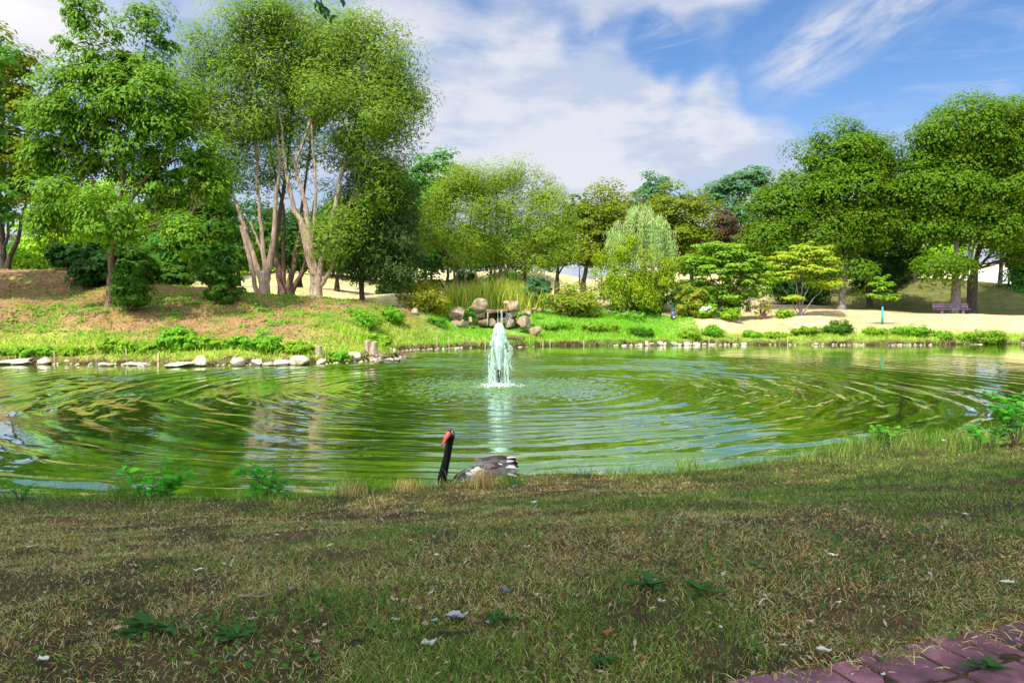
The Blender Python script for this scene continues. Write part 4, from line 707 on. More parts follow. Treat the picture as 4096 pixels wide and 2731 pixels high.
WF = [('boulder', 'large flat-topped boulder capping the left end of the waterfall slab', 635, 940, 290, 525, 46.2, STONE, .35), ('boulder', 'large boulder capping the right end of the waterfall slab', 1280, 1528, 340, 522, 46.2, STONE, .4),
      ('boulder', 'smaller boulder partly hidden behind the right capping boulder', 1235, 1370, 330, 420, 47, STONE, .2),
      ('stone_slab', 'wet horizontal slab over which the waterfall drops', 925, 1372, 494, 574, 46.4, STONE_WET, .8), ('stone_block', 'pale block under the left capping boulder', 715, 900, 525, 660, 46.4, STONE, .5), ('stone_block', 'pale angular block under the right capping boulder', 1365, 1545, 525, 655, 46.4, STONE, .5),
      ('stone_block', 'small pale block in middle of the waterfall, beneath the slab', 1010, 1100, 585, 655, 46.7, STONE_WET, .5), ('stone_block', 'wet brown block at the lower left of the waterfall', 765, 940, 655, 815, 46.2, STONE_WET, .6), ('stone_block', 'pale upright block in the lower middle of the waterfall', 985, 1108, 662, 810, 46.1, STONE, .5),
      ('stone_block', 'wide ochre block at the lower right of the waterfall', 1110, 1300, 660, 850, 46.3, STONE_WET, .6), ('stone_block', 'ochre block with pale patch beside the lower right wet block', 1300, 1490, 660, 840, 46.2, STONE, .6),
      ('boulder', 'lichen-spotted boulder right of the waterfall blocks', 1500, 1750, 630, 855, 45.6, STONE, .2), ('boulder', 'small boulder on the slope above the lichen-spotted one', 1620, 1755, 500, 640, 46.6, STONE, .2), ('boulder', 'flat sloping rock between right capping boulder and slope', 1500, 1640, 515, 625, 46.8, STONE, .2),
      ('boulder', 'rounded ochre boulder standing left of the waterfall', 195, 498, 455, 705, 45.6, STONE, .2), ('boulder', 'split ochre boulder below the rounded one left of the waterfall', 230, 420, 705, 865, 44.8, STONE, .2), ('boulder', 'grey faceted boulder next to the split ochre one', 370, 580, 665, 850, 44.9, STONE, .3),
      ('boulder', 'narrow grey rock amid plants left of the waterfall blocks', 585, 665, 640, 815, 45.4, STONE, .2), ('boulder', 'slanted rock in the grass right of the waterfall outflow', 1735, 1945, 840, 985, 44.9, STONE, .4), ('stone_slab', 'low wet weir slab across the outflow below the waterfall', 1245, 1620, 985, 1065, 44.3, STONE_WET, .8),
      ('boulder', 'small reddish stone on the slope left of the wide rhododendron', 1770, 1870, 470, 530, 47.5, STONE, .2), ('boulder', 'second reddish stone touching the wide rhododendron', 1870, 1970, 470, 545, 47.4, STONE, .2)]
for k, (nm, lab, x0, x1, y0, y1, Y, mt, bx) in enumerate(WF):
    p0, q0 = q7(x0, y0); p1, q1 = q7(x1, y1)
    rock(nm, lab, (p0 + p1) / 2, (q0 + q1) / 2, (p1 - p0) * 1.10, (q1 - q0) * 1.10, Y, mt, 100 + k, .9, boxy=min(.85, bx * 1.5), cuts=4 if bx > .3 else 9, rot=.25 if k == 18 else 0)
# earth core behind the blocks, coloured dark to fill their gaps
mbk = MB(); a, c = at(477, 310, 47.6), at(522, 330, 47.6)
core = rock('earth_bank', 'dark earth core behind the waterfall blocks', 498, 319.5, 48, 21, 47.7, noisemat('dark_earth', [(.3, (.015, .011, .008)), (.7, (.05, .036, .022))], 5, 5, .6), 199, .5, boxy=.7, cat='earth')
# falling water
JET = None
m, bb, out = newmat('white_water'); p_ = bb.n('ShaderNodeBsdfPrincipled'); p_.inputs['Base Color'].default_value = (.74, .86, .80, 1); p_.inputs['Roughness'].default_value = .18; p_.inputs['IOR'].default_value = 1.33
t_ = bb.n('ShaderNodeBsdfTranslucent'); t_.inputs[0].default_value = (.66, .86, .76, 1); tr = bb.n('ShaderNodeBsdfTransparent'); mx1 = bb.n('ShaderNodeMixShader'); mx1.inputs[0].default_value = .35
bb.l(p_.outputs[0], mx1.inputs[1]); bb.l(t_.outputs[0], mx1.inputs[2]); mx2 = bb.n('ShaderNodeMixShader')
tcw = bb.n('ShaderNodeTexCoord'); fw = bb.mr(bb.noise(bb.vm('MULTIPLY', tcw.outputs['Object'], (14, 14, 4)), 1.2, 4, .6), .35, .7, .12, .8); bb.l(fw, mx2.inputs[0]); bb.l(mx1.outputs[0], mx2.inputs[1]); bb.l(tr.outputs[0], mx2.inputs[2]); bb.l(mx2.outputs[0], out.inputs[0]); WHITE_W = m
rng = np.random.default_rng(120)
wf = empty('waterfall', at(500, 327, 45.5), 'thin strands of water dropping from the wet slab', 'waterfall')
for k, (x, y0, y1, n_, w_) in enumerate(((955, 540, 800, 3, 18), (1135, 505, 800, 1, 4), (1215, 505, 830, 4, 30), (1325, 560, 860, 4, 26))):
    mb = MB()
    for _ in range(n_ + 1):
        xx = x + rng.normal() * w_ * .7; a = at(*q7(xx, y0), 45.75); c = at(*q7(xx + rng.normal() * 6, y1 - rng.uniform(0, 60)), 45.45)
        n = 9; t = np.linspace(0, 1, n)[:, None]; P = a + (c - a) * t + rng.normal(size=(n, 3)) * .012; P[:, 1] = a[1] - .28 * np.sqrt(t[:, 0]); mb.tube(P, rng.uniform(.005, .012, n), 5)
    mb.build('water_strand', WHITE_W, wf, True)
mb = MB()
for _ in range(4): a = at(*q7(1395 + rng.normal() * 6, 1000), 43.9); mb.tube([a, a + (0, -.05, -.25), a + (.01, -.06, -.5)], [.02, .025, .015], 5)
mb.build('water_strand', WHITE_W, wf, True)
# single stones on the slope
rock('boulder', 'upright pale stone in front of the orange-tinged bush', 415, 312.5, 7, 10, 44.3, STONE_PALE, 130, .8)
rock('boulder', 'grey stone beside the willow-leaved bush on the left slope', 327, 319.5, 8, 7, 39, STONE, 131)
rock('boulder', 'flat pale stone low on the left mound slope', 87, 324.5, 9, 2.6, 35, STONE_PALE, 132)
rock('boulder', 'flat stone in the shadow right of the cherry foot bush', 161, 315, 8, 2.8, 36.5, STONE, 133)
rock('boulder', 'flat pale stone lying below the right pale willow', 303, 307.5, 9, 2.4, 40, STONE_PALE, 134)
# left shore rocks
ORD = ['first', 'second', 'third', 'fourth', 'fifth', 'sixth', 'seventh', 'eighth', 'ninth', 'tenth', 'eleventh', 'twelfth', 'thirteenth', 'fourteenth', 'fifteenth', 'sixteenth', 'seventeenth', 'eighteenth', 'nineteenth', 'twentieth']
LR = [(45, 100, 647, 674, 'low broad'), (128, 80, 628, 662, 'pale rounded'), (126, 82, 654, 678, 'flat'), (262, 68, 625, 662, 'squarish'), (410, 45, 622, 645, 'brownish'), (625, 68, 684, 703, 'flat half-sunk'), (782, 84, 666, 687, 'long flat'), (848, 62, 681, 700, 'small flat'), (1055, 138, 672, 694, 'longest flat'), (1168, 92, 632, 684, 'tall peaked'),
      (1388, 82, 635, 677, 'blocky'), (1505, 68, 648, 680, 'wedge-shaped'), (1577, 72, 665, 682, 'flat pale'), (1662, 78, 650, 680, 'low tan'), (1772, 108, 630, 678, 'big pale slanted'), (1895, 58, 640, 669, 'small tan'), (2068, 92, 607, 660, 'big square-cut'), (2200, 74, 633, 658, 'smooth pale'), (2300, 64, 622, 647, 'outermost')]
for k, (x, w, y0, y1, ad) in enumerate(LR):
    px, q0 = z6(x, y0); _, q1 = z6(x, y1); Y = shoreY(px) - .30 + (681 - y1) * .016; sh = (q1 - q0) * 1.5 * Y / FPX; qc = 341 + FPX * math.tan(math.atan((CAMZ - sh * .32) / Y) - PITCH)
    rock('shore_rock', f'{ad} pale rock on the left shore, {ORD[k]} from the row end at left', px, qc, w * .172 * 1.2, (q1 - q0) * 1.5, Y, STONE_PALE, 200 + k, .9, 'pale rocks along the left shore', boxy=.25, cuts=10, cat='rock')
def q4(x, y): return (2200 + x * .5102) / 4, (650 + y * .5102) / 4
RR_ = [(585, 40, 1408, 1420, 'thin flat'), (703, 42, 1398, 1418, 'low'), (755, 22, 1378, 1417, 'tall narrow'), (800, 62, 1393, 1417, 'wide'), (862, 42, 1386, 1418, 'square'), (900, 26, 1386, 1412, 'upright'), (975, 46, 1390, 1417, 'wedge-shaped'), (1020, 46, 1394, 1414, 'low tan'), (1068, 50, 1388, 1413, 'rounded'), (1098, 28, 1399, 1414, 'small'), (1148, 54, 1390, 1415, 'long block-like'),
       (1208, 40, 1399, 1416, 'flattened'), (1280, 48, 1405, 1417, 'thin'), (1517, 42, 1400, 1419, 'lone cube-like'), (2090, 32, 1398, 1414, 'lone small')]
for k, (x, w, y0, y1, ad) in enumerate(RR_):
    px, q0 = q4(x, y0); _, q1 = q4(x, y1); Y = shoreY(px) - .2; sh = (q1 - q0) * 1.25 * Y / FPX; qc = 341 + FPX * math.tan(math.atan((CAMZ - sh * .36) / Y) - PITCH)
    rock('shore_rock', f'{ad} white rock on the far right shore, {ORD[k]} from the left in its row', px, qc, w * .145, (q1 - q0) * 1.25, Y, STONE_PALE, 230 + k, .9, 'white rocks along the far right shore', boxy=.25, cat='rock')
rock('shore_rock', 'white rock lying at the water below the widest feathery shore plant', 980, 344.6, 6.2, 3, shoreY(980) - .2, STONE_PALE, 250, cat='rock')
for k, (px, w) in enumerate(((520, 5), (526.5, 5), (533, 7))):
    rock('shore_rock', f'flat stone at the outflow, {("left", "middle", "right")[k]} of three beside the fountain spray', px, 346.9, w, 2.0, shoreY(px) - .1, STONE_PALE, 255 + k, group='stones at the outflow', cat='rock')
# stumps
def stump(name, label, px, py0, py1, w, Y, seed, roots=7, fork=False):
    rng = np.random.default_rng(seed); Y = Y if Y > 40 else shoreY(px) + Y * 0 + (.55 if not fork else .35); b0 = at(px, py1, Y); b0[2] = min(b0[2], 9) if Y > 40 else float(gz(b0[0], Y)[0]) - .05; s = Y / FPX; h = (py1 - py0) * s; r = w / 2 * s; root = empty(name, b0, label, 'tree stump')
    mb = MB(); ct = MB()
    for dx, rr, hh, ln in (((0, r, h, 0),) if not fork else ((-.28 * r, r * .62, h, -.3), (.45 * r, r * .58, h * .9, .55))):
        n = 22; k = 7; V = []; F = []
        for i in range(k):
            t = i / (k - 1); fl_ = 1 + .5 * (1 - t) ** 3
            for j in range(n):
                a = 2 * np.pi * j / n; q = rr * fl_ * (1 + .10 * math.sin(a * 5 + seed) + .05 * math.sin(a * 9 + t * 4) + rng.normal() * .015)
                V.append((b0[0] + dx + ln * t * rr + q * math.cos(a), b0[1] + q * math.sin(a), b0[2] - .05 + t * hh))
        for i in range(k - 1):
            for j in range(n): F.append((i * n + j, i * n + (j + 1) % n, (i + 1) * n + (j + 1) % n, (i + 1) * n + j))
        mb.add(V, F); top = np.array(V[-n:]); ct.add(list(top * 1.0 + np.array([0, 0, .004])) + [tuple(top.mean(0) + (0, 0, .015))], [(j, (j + 1) % n, n) for j in range(n)])
    for k in range(roots):
        a = rng.uniform(-2.9, -.2); d = np.array([math.cos(a), math.sin(a) * .5, 0]); P = [b0 + d * r * .8 + (0, 0, .12 * h)]
        for i in range(5): P.append(P[-1] + d * r * .5 + rng.normal(size=3) * r * .12 - np.array([0, 0, .05 * h]))
        mb.tube(P, np.linspace(r * .2, r * .05, 6), 6)
    mb.build('stump_body', BARK_PALE, root, True); ct.build('cut_face', noisemat('cut_wood', [(.3, (.45, .35, .24)), (.7, (.66, .55, .42))], 9, 5, .9), root)
p0 = z6(1875, 570); stump('tree_stump', 'short cut stump among plants on the left shore', p0[0], p0[1], 250 + 640 * .17, 6.5, 30.4, 1, 5)
p0 = z6(2178, 557); stump('tree_stump', 'forked rooted stump at the end of the left shore', p0[0], p0[1], 250 + 645 * .17, 11.5, 32.6, 2, 14, True)
stump('tree_stump', 'small pale stump on the bank left of the fountain', 467, 336.5, 342.5, 4, 43, 3, 3)
stump('tree_stump', 'straight cut tree stump between the two dogwoods', 748, 297, 311, 4.3, 54, 4, 2)
rng = np.random.default_rng(140)
tw = MB()
for k in range(16):
    a = onz(376 + rng.uniform(0, 20), 360, .1); P = [a]; d = np.array([rng.uniform(.3, 1), -.3, 0])
    for i in range(5): P.append(P[-1] + d * .14 + rng.normal(size=3) * .05)
    tw.tube(P, np.linspace(.035, .012, 6), 5)
tag(tw.build('root_tangle', BARK_GREY, smooth=True), 'tangle of bleached roots in front of the forked stump', 'roots')
# wooden stakes
stk = [(z6(320, 600), z6(320, 655), 'thin stake standing before the second low plant on left shore'), (z6(568, 612), z6(568, 658), 'thin stake in the gap left of the sparse shore plants'), (z6(743, 600), z6(743, 682), 'tall thin stake at the left shore, left of the tall round bush'), (z6(930, 635), z6(930, 692), 'thick white stake under the tall round shore bush'), (z6(1193, 618), z6(1193, 660), 'thin stake behind the tall peaked rock'), (z6(1748, 612), z6(1748, 652), 'thin stake left of the short cut stump'),
       ((437, 335.5), (437, 347.5), 'thin stake on the shore, far left of the fountain'), ((449, 337), (449, 347), 'short dark stake on the shore between two thin pale ones'), ((485, 336), (485, 347.5), 'thin stake on the shore just left of the fountain spray'), ((543, 341), (543, 346.5), 'short stake right of the reddish grass clump'), ((550, 341), (550, 346.5), 'second short stake right of the reddish grass clump'), ((584, 341.5), (584, 346), 'pale short stake below the wide rhododendron'),
       (q4(1248, 1380), q4(1248, 1415), 'thin tall stake right of the white shore rocks'), (q4(1863, 1358), q4(1863, 1412), 'thin tall stake on shore between sapling and dogwood'), ((716, 341), (716, 344.5), 'pale short stake at the water below the bench side lawn')]
for k, (a, c, lab) in enumerate(stk):
    Y = shoreY(c[0]) - .15; P0 = at(c[0], 340, Y); P0[2] = -.15; P1 = at(a[0] + rng.uniform(-.4, .4), a[1], Y); P1[2] = .12 + (c[1] - a[1]) * Y / FPX; w = .055 if k == 3 else .028
    o = MB().tube([P0, (P0 + P1) / 2, P1], [w, w, w * .9], 6).build('wooden_stake', WOOD_STAKE, origin=P0); tag(o, lab, 'stake', 'wooden stakes along the shore')

# ------------------------------------------------------------------ fountain
F0 = FOUNT.copy(); rng = np.random.default_rng(150)
fo = empty('fountain', F0, 'fountain jet of pale water rising from a dark pipe in the pond', 'fountain')
mb = MB(); mb.tube([F0 + (0, 0, -.3), F0 + (0, 0, .20)], .042, 14); mb.tube([F0 + (.008, 0, .20), F0 + (.01, 0, .47)], .058, 14); mb.tube([F0 + (.0, 0, .43), F0 + (0, 0, .475)], .064, 14)
mb.build('pipe', noisemat('wet_pipe', [(.35, (.02, .014, .01)), (.6, (.07, .05, .035)), (.75, (.45, .42, .36))], 16, 6, .35, .01), fo, True)
def jn(v, s): return np.array([mnoise.noise(Vector(p * s)) for p in v])
zs = np.array([.46, .6, .8, 1.0, 1.2, 1.4, 1.55, 1.68, 1.76, 1.80, 1.825]); r_ = np.array([.046, .052, .07, .11, .15, .16, .145, .125, .095, .06, .015])
zz = np.linspace(.46, 1.825, 60); rr = np.interp(zz, zs, r_); V = []; nj = 28
for z, r1 in zip(zz, rr):
    for j in range(nj):
        a = 2 * np.pi * j / nj; lobe = 1 + .28 * (z > 1.5) * abs(math.cos(a)) - .05
        q = r1 * lobe * (1 + .25 * mnoise.noise(Vector((math.cos(a) * 1.4, math.sin(a) * 1.4, z * 3.2)))); V.append(F0 + (q * math.cos(a) + .015 * math.sin(z * 5), q * math.sin(a), z - (.05 * (abs(math.cos(a)) < .3) * (z > 1.76))))
F = [(i * nj + j, i * nj + (j + 1) % nj, (i + 1) * nj + (j + 1) % nj, (i + 1) * nj + j) for i in range(59) for j in range(nj)]
mesh_np('water_jet', V, F, WHITE_W, fo, True)
# falling curtain with holes
cz = [1.72, 1.6, 1.4, 1.2, 1.05, .9, .75, .6]; cr_ = [.11, .13, .18, .23, .28, .275, .25, .23]
zz = np.linspace(1.72, .62, 80); nj = 90; V = []
for z in zz:
    r1 = np.interp(-z, [-a for a in cz], cr_)
    for j in range(nj):
        a = 2 * np.pi * j / nj; nz = mnoise.noise(Vector((math.cos(a) * 1.7, math.sin(a) * 1.7, z * 1.6 + 7))); n2_ = mnoise.noise(Vector((math.cos(a) * 6, math.sin(a) * 6, z * 7)))
        asym = 1 + .18 * math.cos(a - .2) * (z < 1.15); q = r1 * asym * (1 + .34 * nz + .16 * n2_); V.append(F0 + (q * math.cos(a), q * math.sin(a), z + .04 * n2_))
F = []
for i in range(79):
    for j in range(nj):
        a = 2 * np.pi * j / nj; z = zz[i]; h = mnoise.noise(Vector((math.cos(a) * 2.6, math.sin(a) * 2.6, z * 3.0 + 3))) + .35 * mnoise.noise(Vector((math.cos(a) * 8, math.sin(a) * 8, z * 10)))
        if h > -.05 - (1.12 - z) * .85 * (z < 1.12) + 0 and not (z < 1.3 and h < .28 - (z - .62) * .6): F.append((i * nj + j, i * nj + (j + 1) % nj, (i + 1) * nj + (j + 1) % nj, (i + 1) * nj + j))
mesh_np('falling_water', V, F, WHITE_W, fo, True)
mb = MB()
for k in range(34):
    a = rng.uniform(-1.05, 4.2) if k % 6 else rng.uniform(0, 2 * np.pi); r0 = rng.uniform(.16, .27); z0 = rng.uniform(.55, 1.2); out_ = rng.uniform(-.03, .08) + (.14 * rng.uniform() if math.cos(a) > .5 else 0); n = 16; z1 = 0 if rng.uniform() < .6 else rng.uniform(.1, .5)
    t = np.linspace(0, 1, n); P = np.stack([F0[0] + (r0 + out_ * t) * np.cos(a) + .012 * np.cumsum(rng.normal(size=n)), F0[1] + (r0 + out_ * t) * np.sin(a) + .01 * np.cumsum(rng.normal(size=n)), z0 + (z1 - z0) * t ** 1.15], 1)
    mb.tube(P, np.abs(rng.uniform(.004, .016, n) * (1 + .9 * (rng.uniform(size=n) < .2))), 6)
mb.build('water_strand', WHITE_W, fo, True)
def octs(P, r):
    O = np.array([[1, 0, 0], [-1, 0, 0], [0, 1, 0], [0, -1, 0], [0, 0, 1.3], [0, 0, -1.3]]); V = (P[:, None] + O[None] * r[:, None, None]).reshape(-1, 3); q = np.arange(len(P))[:, None] * 6
    F = np.concatenate([q + f for f in ([0, 2, 4], [2, 1, 4], [1, 3, 4], [3, 0, 4], [2, 0, 5], [1, 2, 5], [3, 1, 5], [0, 3, 5])]); return V, F
n = 1800; a = rng.uniform(0, 2 * np.pi, n); z = rng.uniform(.02, 1.5, n) ** 1.0; rad = np.interp(z, [0, .5, 1.0, 1.5], [.38, .34, .30, .18]) * rng.uniform(.55, 1.35, n)
V, F = octs(np.stack([F0[0] + rad * np.cos(a), F0[1] + rad * np.sin(a), z], 1), rng.uniform(.003, .010, n)); mesh_np('droplets', V, F, WHITE_W, fo, True)['kind'] = 'stuff'
n = 800; a = rng.uniform(0, 2 * np.pi, n); rad = np.abs(rng.normal(.34, .28, n)); z = np.abs(rng.normal(-.01, .04, n)) * np.clip(1.3 - rad, .1, 1)
V, F = octs(np.stack([F0[0] + rad * np.cos(a), F0[1] + rad * np.sin(a), z], 1), rng.uniform(.004, .018, n) * np.clip(1.4 - rad, .35, 1)); mesh_np('splash_foam', V, F, noisemat('foam', [(.3, (.72, .8, .74)), (.7, (.84, .88, .84))], 9, 3, .5), fo, True)['kind'] = 'stuff'

# ------------------------------------------------------------------ black swan
SY = 9.1; sw0 = at(485, 488, SY); sw0[2] = 0; swan = empty('black_swan', sw0, 'black swan with red bill resting at the near pond edge', 'swan')
def sp(x, z, dy=0.): return np.array([(x - 485) * SY / FPX + sw0[0], SY + dy, z])
def spx(px, py, dy=0.): return at(px, py + (3.5 if px > 455 else 3.5 * max(0, (px - 446) / 9) * (py > 450)), SY + dy)
KEY = [(spx(519, 473, .03), .03, .02), (spx(512, 475, .02), .10, .085), (spx(502, 475), .17, .15), (spx(490, 476), .215, .195), (spx(476, 478), .22, .20), (spx(464, 481), .185, .17), (spx(454, 484.5, -.02), .125, .12), (spx(446.5, 485, -.04), .088, .085), (spx(442.6, 480, -.06), .066, .064), (spx(443.2, 473, -.07), .056, .055), (spx(445, 465, -.07), .050, .05), (spx(447, 456, -.07), .046, .046),
       (spx(448.6, 447, -.07), .044, .045), (spx(449.8, 440, -.075), .045, .048), (spx(450, 435.5, -.09), .056, .06), (spx(449.3, 431.6, -.105), .050, .058), (spx(448.4, 429.2, -.12), .02, .025)]
KP = np.array([k[0] for k in KEY]); Kr = np.array([[k[1], k[2]] for k in KEY]); tt = np.linspace(0, len(KEY) - 1, 110); P = np.zeros((110, 3)); Rr = np.zeros((110, 2))
for n_, a in enumerate(tt):
    i = min(int(a), len(KEY) - 2); u = a - i; ix = [max(i - 1, 0), i, i + 1, min(i + 2, len(KEY) - 1)]
    h = lambda M: .5 * (2 * M[ix[1]] + (M[ix[2]] - M[ix[0]]) * u + (2 * M[ix[0]] - 5 * M[ix[1]] + 4 * M[ix[2]] - M[ix[3]]) * u * u + (3 * M[ix[1]] - M[ix[0]] - 3 * M[ix[2]] + M[ix[3]]) * u ** 3)
    P[n_] = h(KP); Rr[n_] = np.maximum(h(Kr), .008)
for q_ in range(1, 5): Rr[-q_] = np.minimum(Rr[-q_], .052 * math.sqrt(1 - (1 - (q_ - 1) / 4) ** 2) + .0005)
T = nrm(np.gradient(P, axis=0)); V = []; F = []; n = 28
for i in range(110):
    sd = np.array([0, 1., 0]); sd = nrm(sd - T[i] * np.dot(sd, T[i])); upv = np.cross(sd, T[i])
    for j in range(n): a = 2 * np.pi * j / n; V.append(P[i] + Rr[i, 0] * math.cos(a) * sd + Rr[i, 1] * math.sin(a) * upv)
F = [(i * n + j, i * n + (j + 1) % n, (i + 1) * n + (j + 1) % n, (i + 1) * n + j) for i in range(109) for j in range(n)]
m, bb, out = newmat('swan_plumage'); tcw = bb.n('ShaderNodeTexCoord'); sep = bb.n('ShaderNodeSeparateXYZ'); bb.l(tcw.outputs['Object'], sep.inputs[0])
fl1 = bb.noise(bb.vm('MULTIPLY', tcw.outputs['Object'], (1, 1, .6)), 48, 5, .7, .4); fl2 = bb.noise(tcw.outputs['Object'], 9, 3, .5)
headz = bb.mr(sep.outputs[2], .60, .70); body = bb.mr(sep.outputs[0], -.42, -.2)
spk = bb.m('MULTIPLY', bb.mr(bb.m('ADD', fl1, bb.m('MULTIPLY', bb.m('SUBTRACT', fl2, .5), .5)), .52, .62), bb.m('MAXIMUM', bb.m('MAXIMUM', bb.m('MULTIPLY', headz, .75), bb.m('MULTIPLY', body, .6)), bb.m('MULTIPLY', bb.mr(fl1, .66, .72), .7)))
p_ = bb.n('ShaderNodeBsdfPrincipled'); bb.l(bb.mix(spk, bb.mix(body, (.006, .005, .006), (.03, .025, .028)), (.36, .36, .40)), p_.inputs['Base Color']); p_.inputs['Roughness'].default_value = .75; p_.inputs['Specular IOR Level'].default_value = .12
bn = bb.n('ShaderNodeBump'); bn.inputs['Distance'].default_value = .006; bb.l(fl1, bn.inputs['Height']); bb.l(bn.outputs[0], p_.inputs['Normal']); bb.l(p_.outputs[0], out.inputs[0])
mesh_np('swan_body', V, F, m, swan, True)
# bill: from the face down and forward to the left
bp = [spx(449, 432.6, -.155), spx(447, 435.4, -.185), spx(445.3, 438.6, -.2), spx(443.8, 441.8, -.21), spx(442.5, 444.6, -.215)]; bw_ = [.030, .031, .024, .021, .014]; bh = [.034, .026, .018, .014, .009]
V = []; F = []; n = 16; bp = np.array(bp); Tb = nrm(np.gradient(bp, axis=0))
for i in range(5):
    sd = nrm(np.cross(Tb[i], np.array([-.5, -.75, .45]))); u2 = np.cross(sd, Tb[i])
    for j in range(n): a = 2 * np.pi * j / n; V.append(bp[i] + bw_[i] * math.cos(a) * sd + bh[i] * math.sin(a) * u2)
F = [(i * n + j, i * n + (j + 1) % n, (i + 1) * n + (j + 1) % n, (i + 1) * n + j) for i in range(4) for j in range(n)]; mbb = MB().add(V, F).add(V[-n:], [tuple(range(n))])
bill = mbb.build('bill', noisemat('red_bill', [(.3, (.50, .03, .02)), (.7, (.66, .075, .05))], 9, 3, .35), swan, True)
tipV = ICO_V * np.array([.013, .012, .012]) + bp[-1]; tp = mesh_np('bill_tip', tipV, ICO_F, noisemat('bill_tip', [(.3, (.02, .012, .012)), (.7, (.05, .03, .03))], 9, 3, .4), swan, True); tp.parent = bill
for k, e in enumerate((bp[2] + (.012, -.022, .004),)):
    no = mesh_np('nostril', ICO_V * np.array([.004, .004, .007]) + e, ICO_F, noisemat('bill_tip', [], 9), swan, True); no.parent = bill
for e in (spx(450.6, 433.2, -.155), spx(446.9, 432.6, -.14)):
    mesh_np('eye', ICO_V * .008 + e, ICO_F, noisemat('eye', [(.3, (.08, .005, .005)), (.7, (.14, .01, .01))], 5, 2, .1), swan, True)
# feathers: curved blades laid over the back
def feather(rng, root, tip, wid, curl, mb, up):
    d = tip - root; L_ = np.linalg.norm(d); t = d / L_; s_ = nrm(np.cross(t, up)); u = np.cross(s_, t); V = []
    for i, (a, w) in enumerate(((0, .35), (.25, .85), (.55, 1.), (.8, .85), (.95, .5), (1., .12))):
        for j in (-1, 0, 1): V.append(root + d * a + s_ * j * wid / 2 * w + u * (curl * L_ * math.sin(a * 2.2) + (.12 * wid if j == 0 else 0)))
    F = [(i * 3 + j, i * 3 + j + 1, (i + 1) * 3 + j + 1, (i + 1) * 3 + j) for i in range(5) for j in range(2)]; mb.add(V, F)
rng = np.random.default_rng(160)
FD = leafmat('feather_dark', [(.007, .005, .006), (.03, .023, .024), (.10, .08, .08), (.015, .011, .012), (.05, .04, .04)], .02, .7, .15, 1., (1, 1, 1), 1.); FW = leafmat('feather_white', [(.34, .34, .36), (.5, .5, .52)], .1, .6, .2, 1., (1, 1, 1)); FG = leafmat('feather_grey', [(.05, .045, .052), (.10, .095, .108), (.26, .26, .29)], .05, .6, .2, 1., (1, 1, 1))
for sd_, dy in (('near', -.15), ('far', .12)):
    mb = MB(); mw = MB()
    for row in range(6):
        for k in range(9):
            u = k / 8; x0 = 476 + row * 5.0 + u * 5 + rng.normal() * .7; y0 = 457.5 + u * 15 + row * .2 - 4.5 * math.sin(min(1, (row + .5) / 4.5) * np.pi * .6) + rng.normal() * .5
            ddy = dy * (.35 + .75 * u) - (.05 * u if dy < 0 else -.05 * u)
            a = spx(x0, y0, ddy); c = spx(x0 + 11 + 4 * (1 - u) + rng.normal(), y0 + 3.2 - 3.0 * (1 - u) + rng.normal() * .8, ddy * 1.08)
            wh_ = (row == 5 and rng.uniform() < .28) or rng.uniform() < .05
            feather(rng, a, c, .028 if wh_ else .07, .05 + .06 * rng.uniform() + .04 * wh_, mw if wh_ else mb, np.array([.1, -.7 if dy < 0 else .7, .7]))
    w = mb.build('wing', FD, swan, True); x = mw.build('white_feathers', FW, swan, True); x.parent = w
mb = MB(); mg = MB(); mw = MB()
for k in range(34):
    x0 = 461 + rng.uniform(0, 18); y0 = 474 - (x0 - 461) * .95 + rng.uniform(-1, 13); a = spx(x0, y0, -.20 + .0 * rng.normal()); feather(rng, a, a + np.array([.10, -.02, -.02 + .03 * rng.normal()]), .04, .03, mg if rng.uniform() < .86 else mw, np.array([0, -1, .5]))
x = mg.build('breast_feathers', FG, swan, True); y = mw.build('pale_feathers', FW, swan, True); y.parent = x
mb = MB(); mw = MB()
for k in range(12):
    a = spx(510 + rng.uniform(-3, 3), 476 + rng.uniform(-3, 4), rng.uniform(-.1, .06)); c = spx(521 + rng.uniform(-2, 6), 470 + (k % 5) * 2.2 + rng.uniform(-1, 1), rng.uniform(-.1, .06)); feather(rng, a, c, .05, .04, mb if k % 4 else mw, np.array([.1, -.6, .8]))
x = mb.build('tail', FD, swan, True); y = mw.build('white_feathers', FW, swan, True); y.parent = x

# ------------------------------------------------------------------ bench, lamps, bollard, arches, tent
BY = 53.6; s = BY / FPX; bx = put(951, BY); bx[2] = at(951, 315, BY)[2]; bench = empty('park_bench', bx, 'purple-brown plank bench standing on the edge of the shade', 'bench'); BW = 34.2 * s
PL = noisemat('bench_paint', [(.3, (.10, .06, .095)), (.7, (.17, .105, .155))], 5, 5, .6, stretch=(.4, 4, 4))
for z in (.80, .63): MB().box(bx + (0, .22, z), (BW, .05, .135)).build('back_plank', PL, bench, bevel=.008)
for y in (-.22, -.06, .1): MB().box(bx + (0, y, .445), (BW * 1.01, .14, .045)).build('seat_plank', PL, bench, bevel=.008)
for x in (-.31, .31):
    MB().box(bx + (x * BW, 0, .21), (.17, .42, .425)).build('leg', PL, bench, bevel=.01); MB().box(bx + (x * BW, .265, .62), (.10, .04, .5)).build('back_support', PL, bench, bevel=.006)
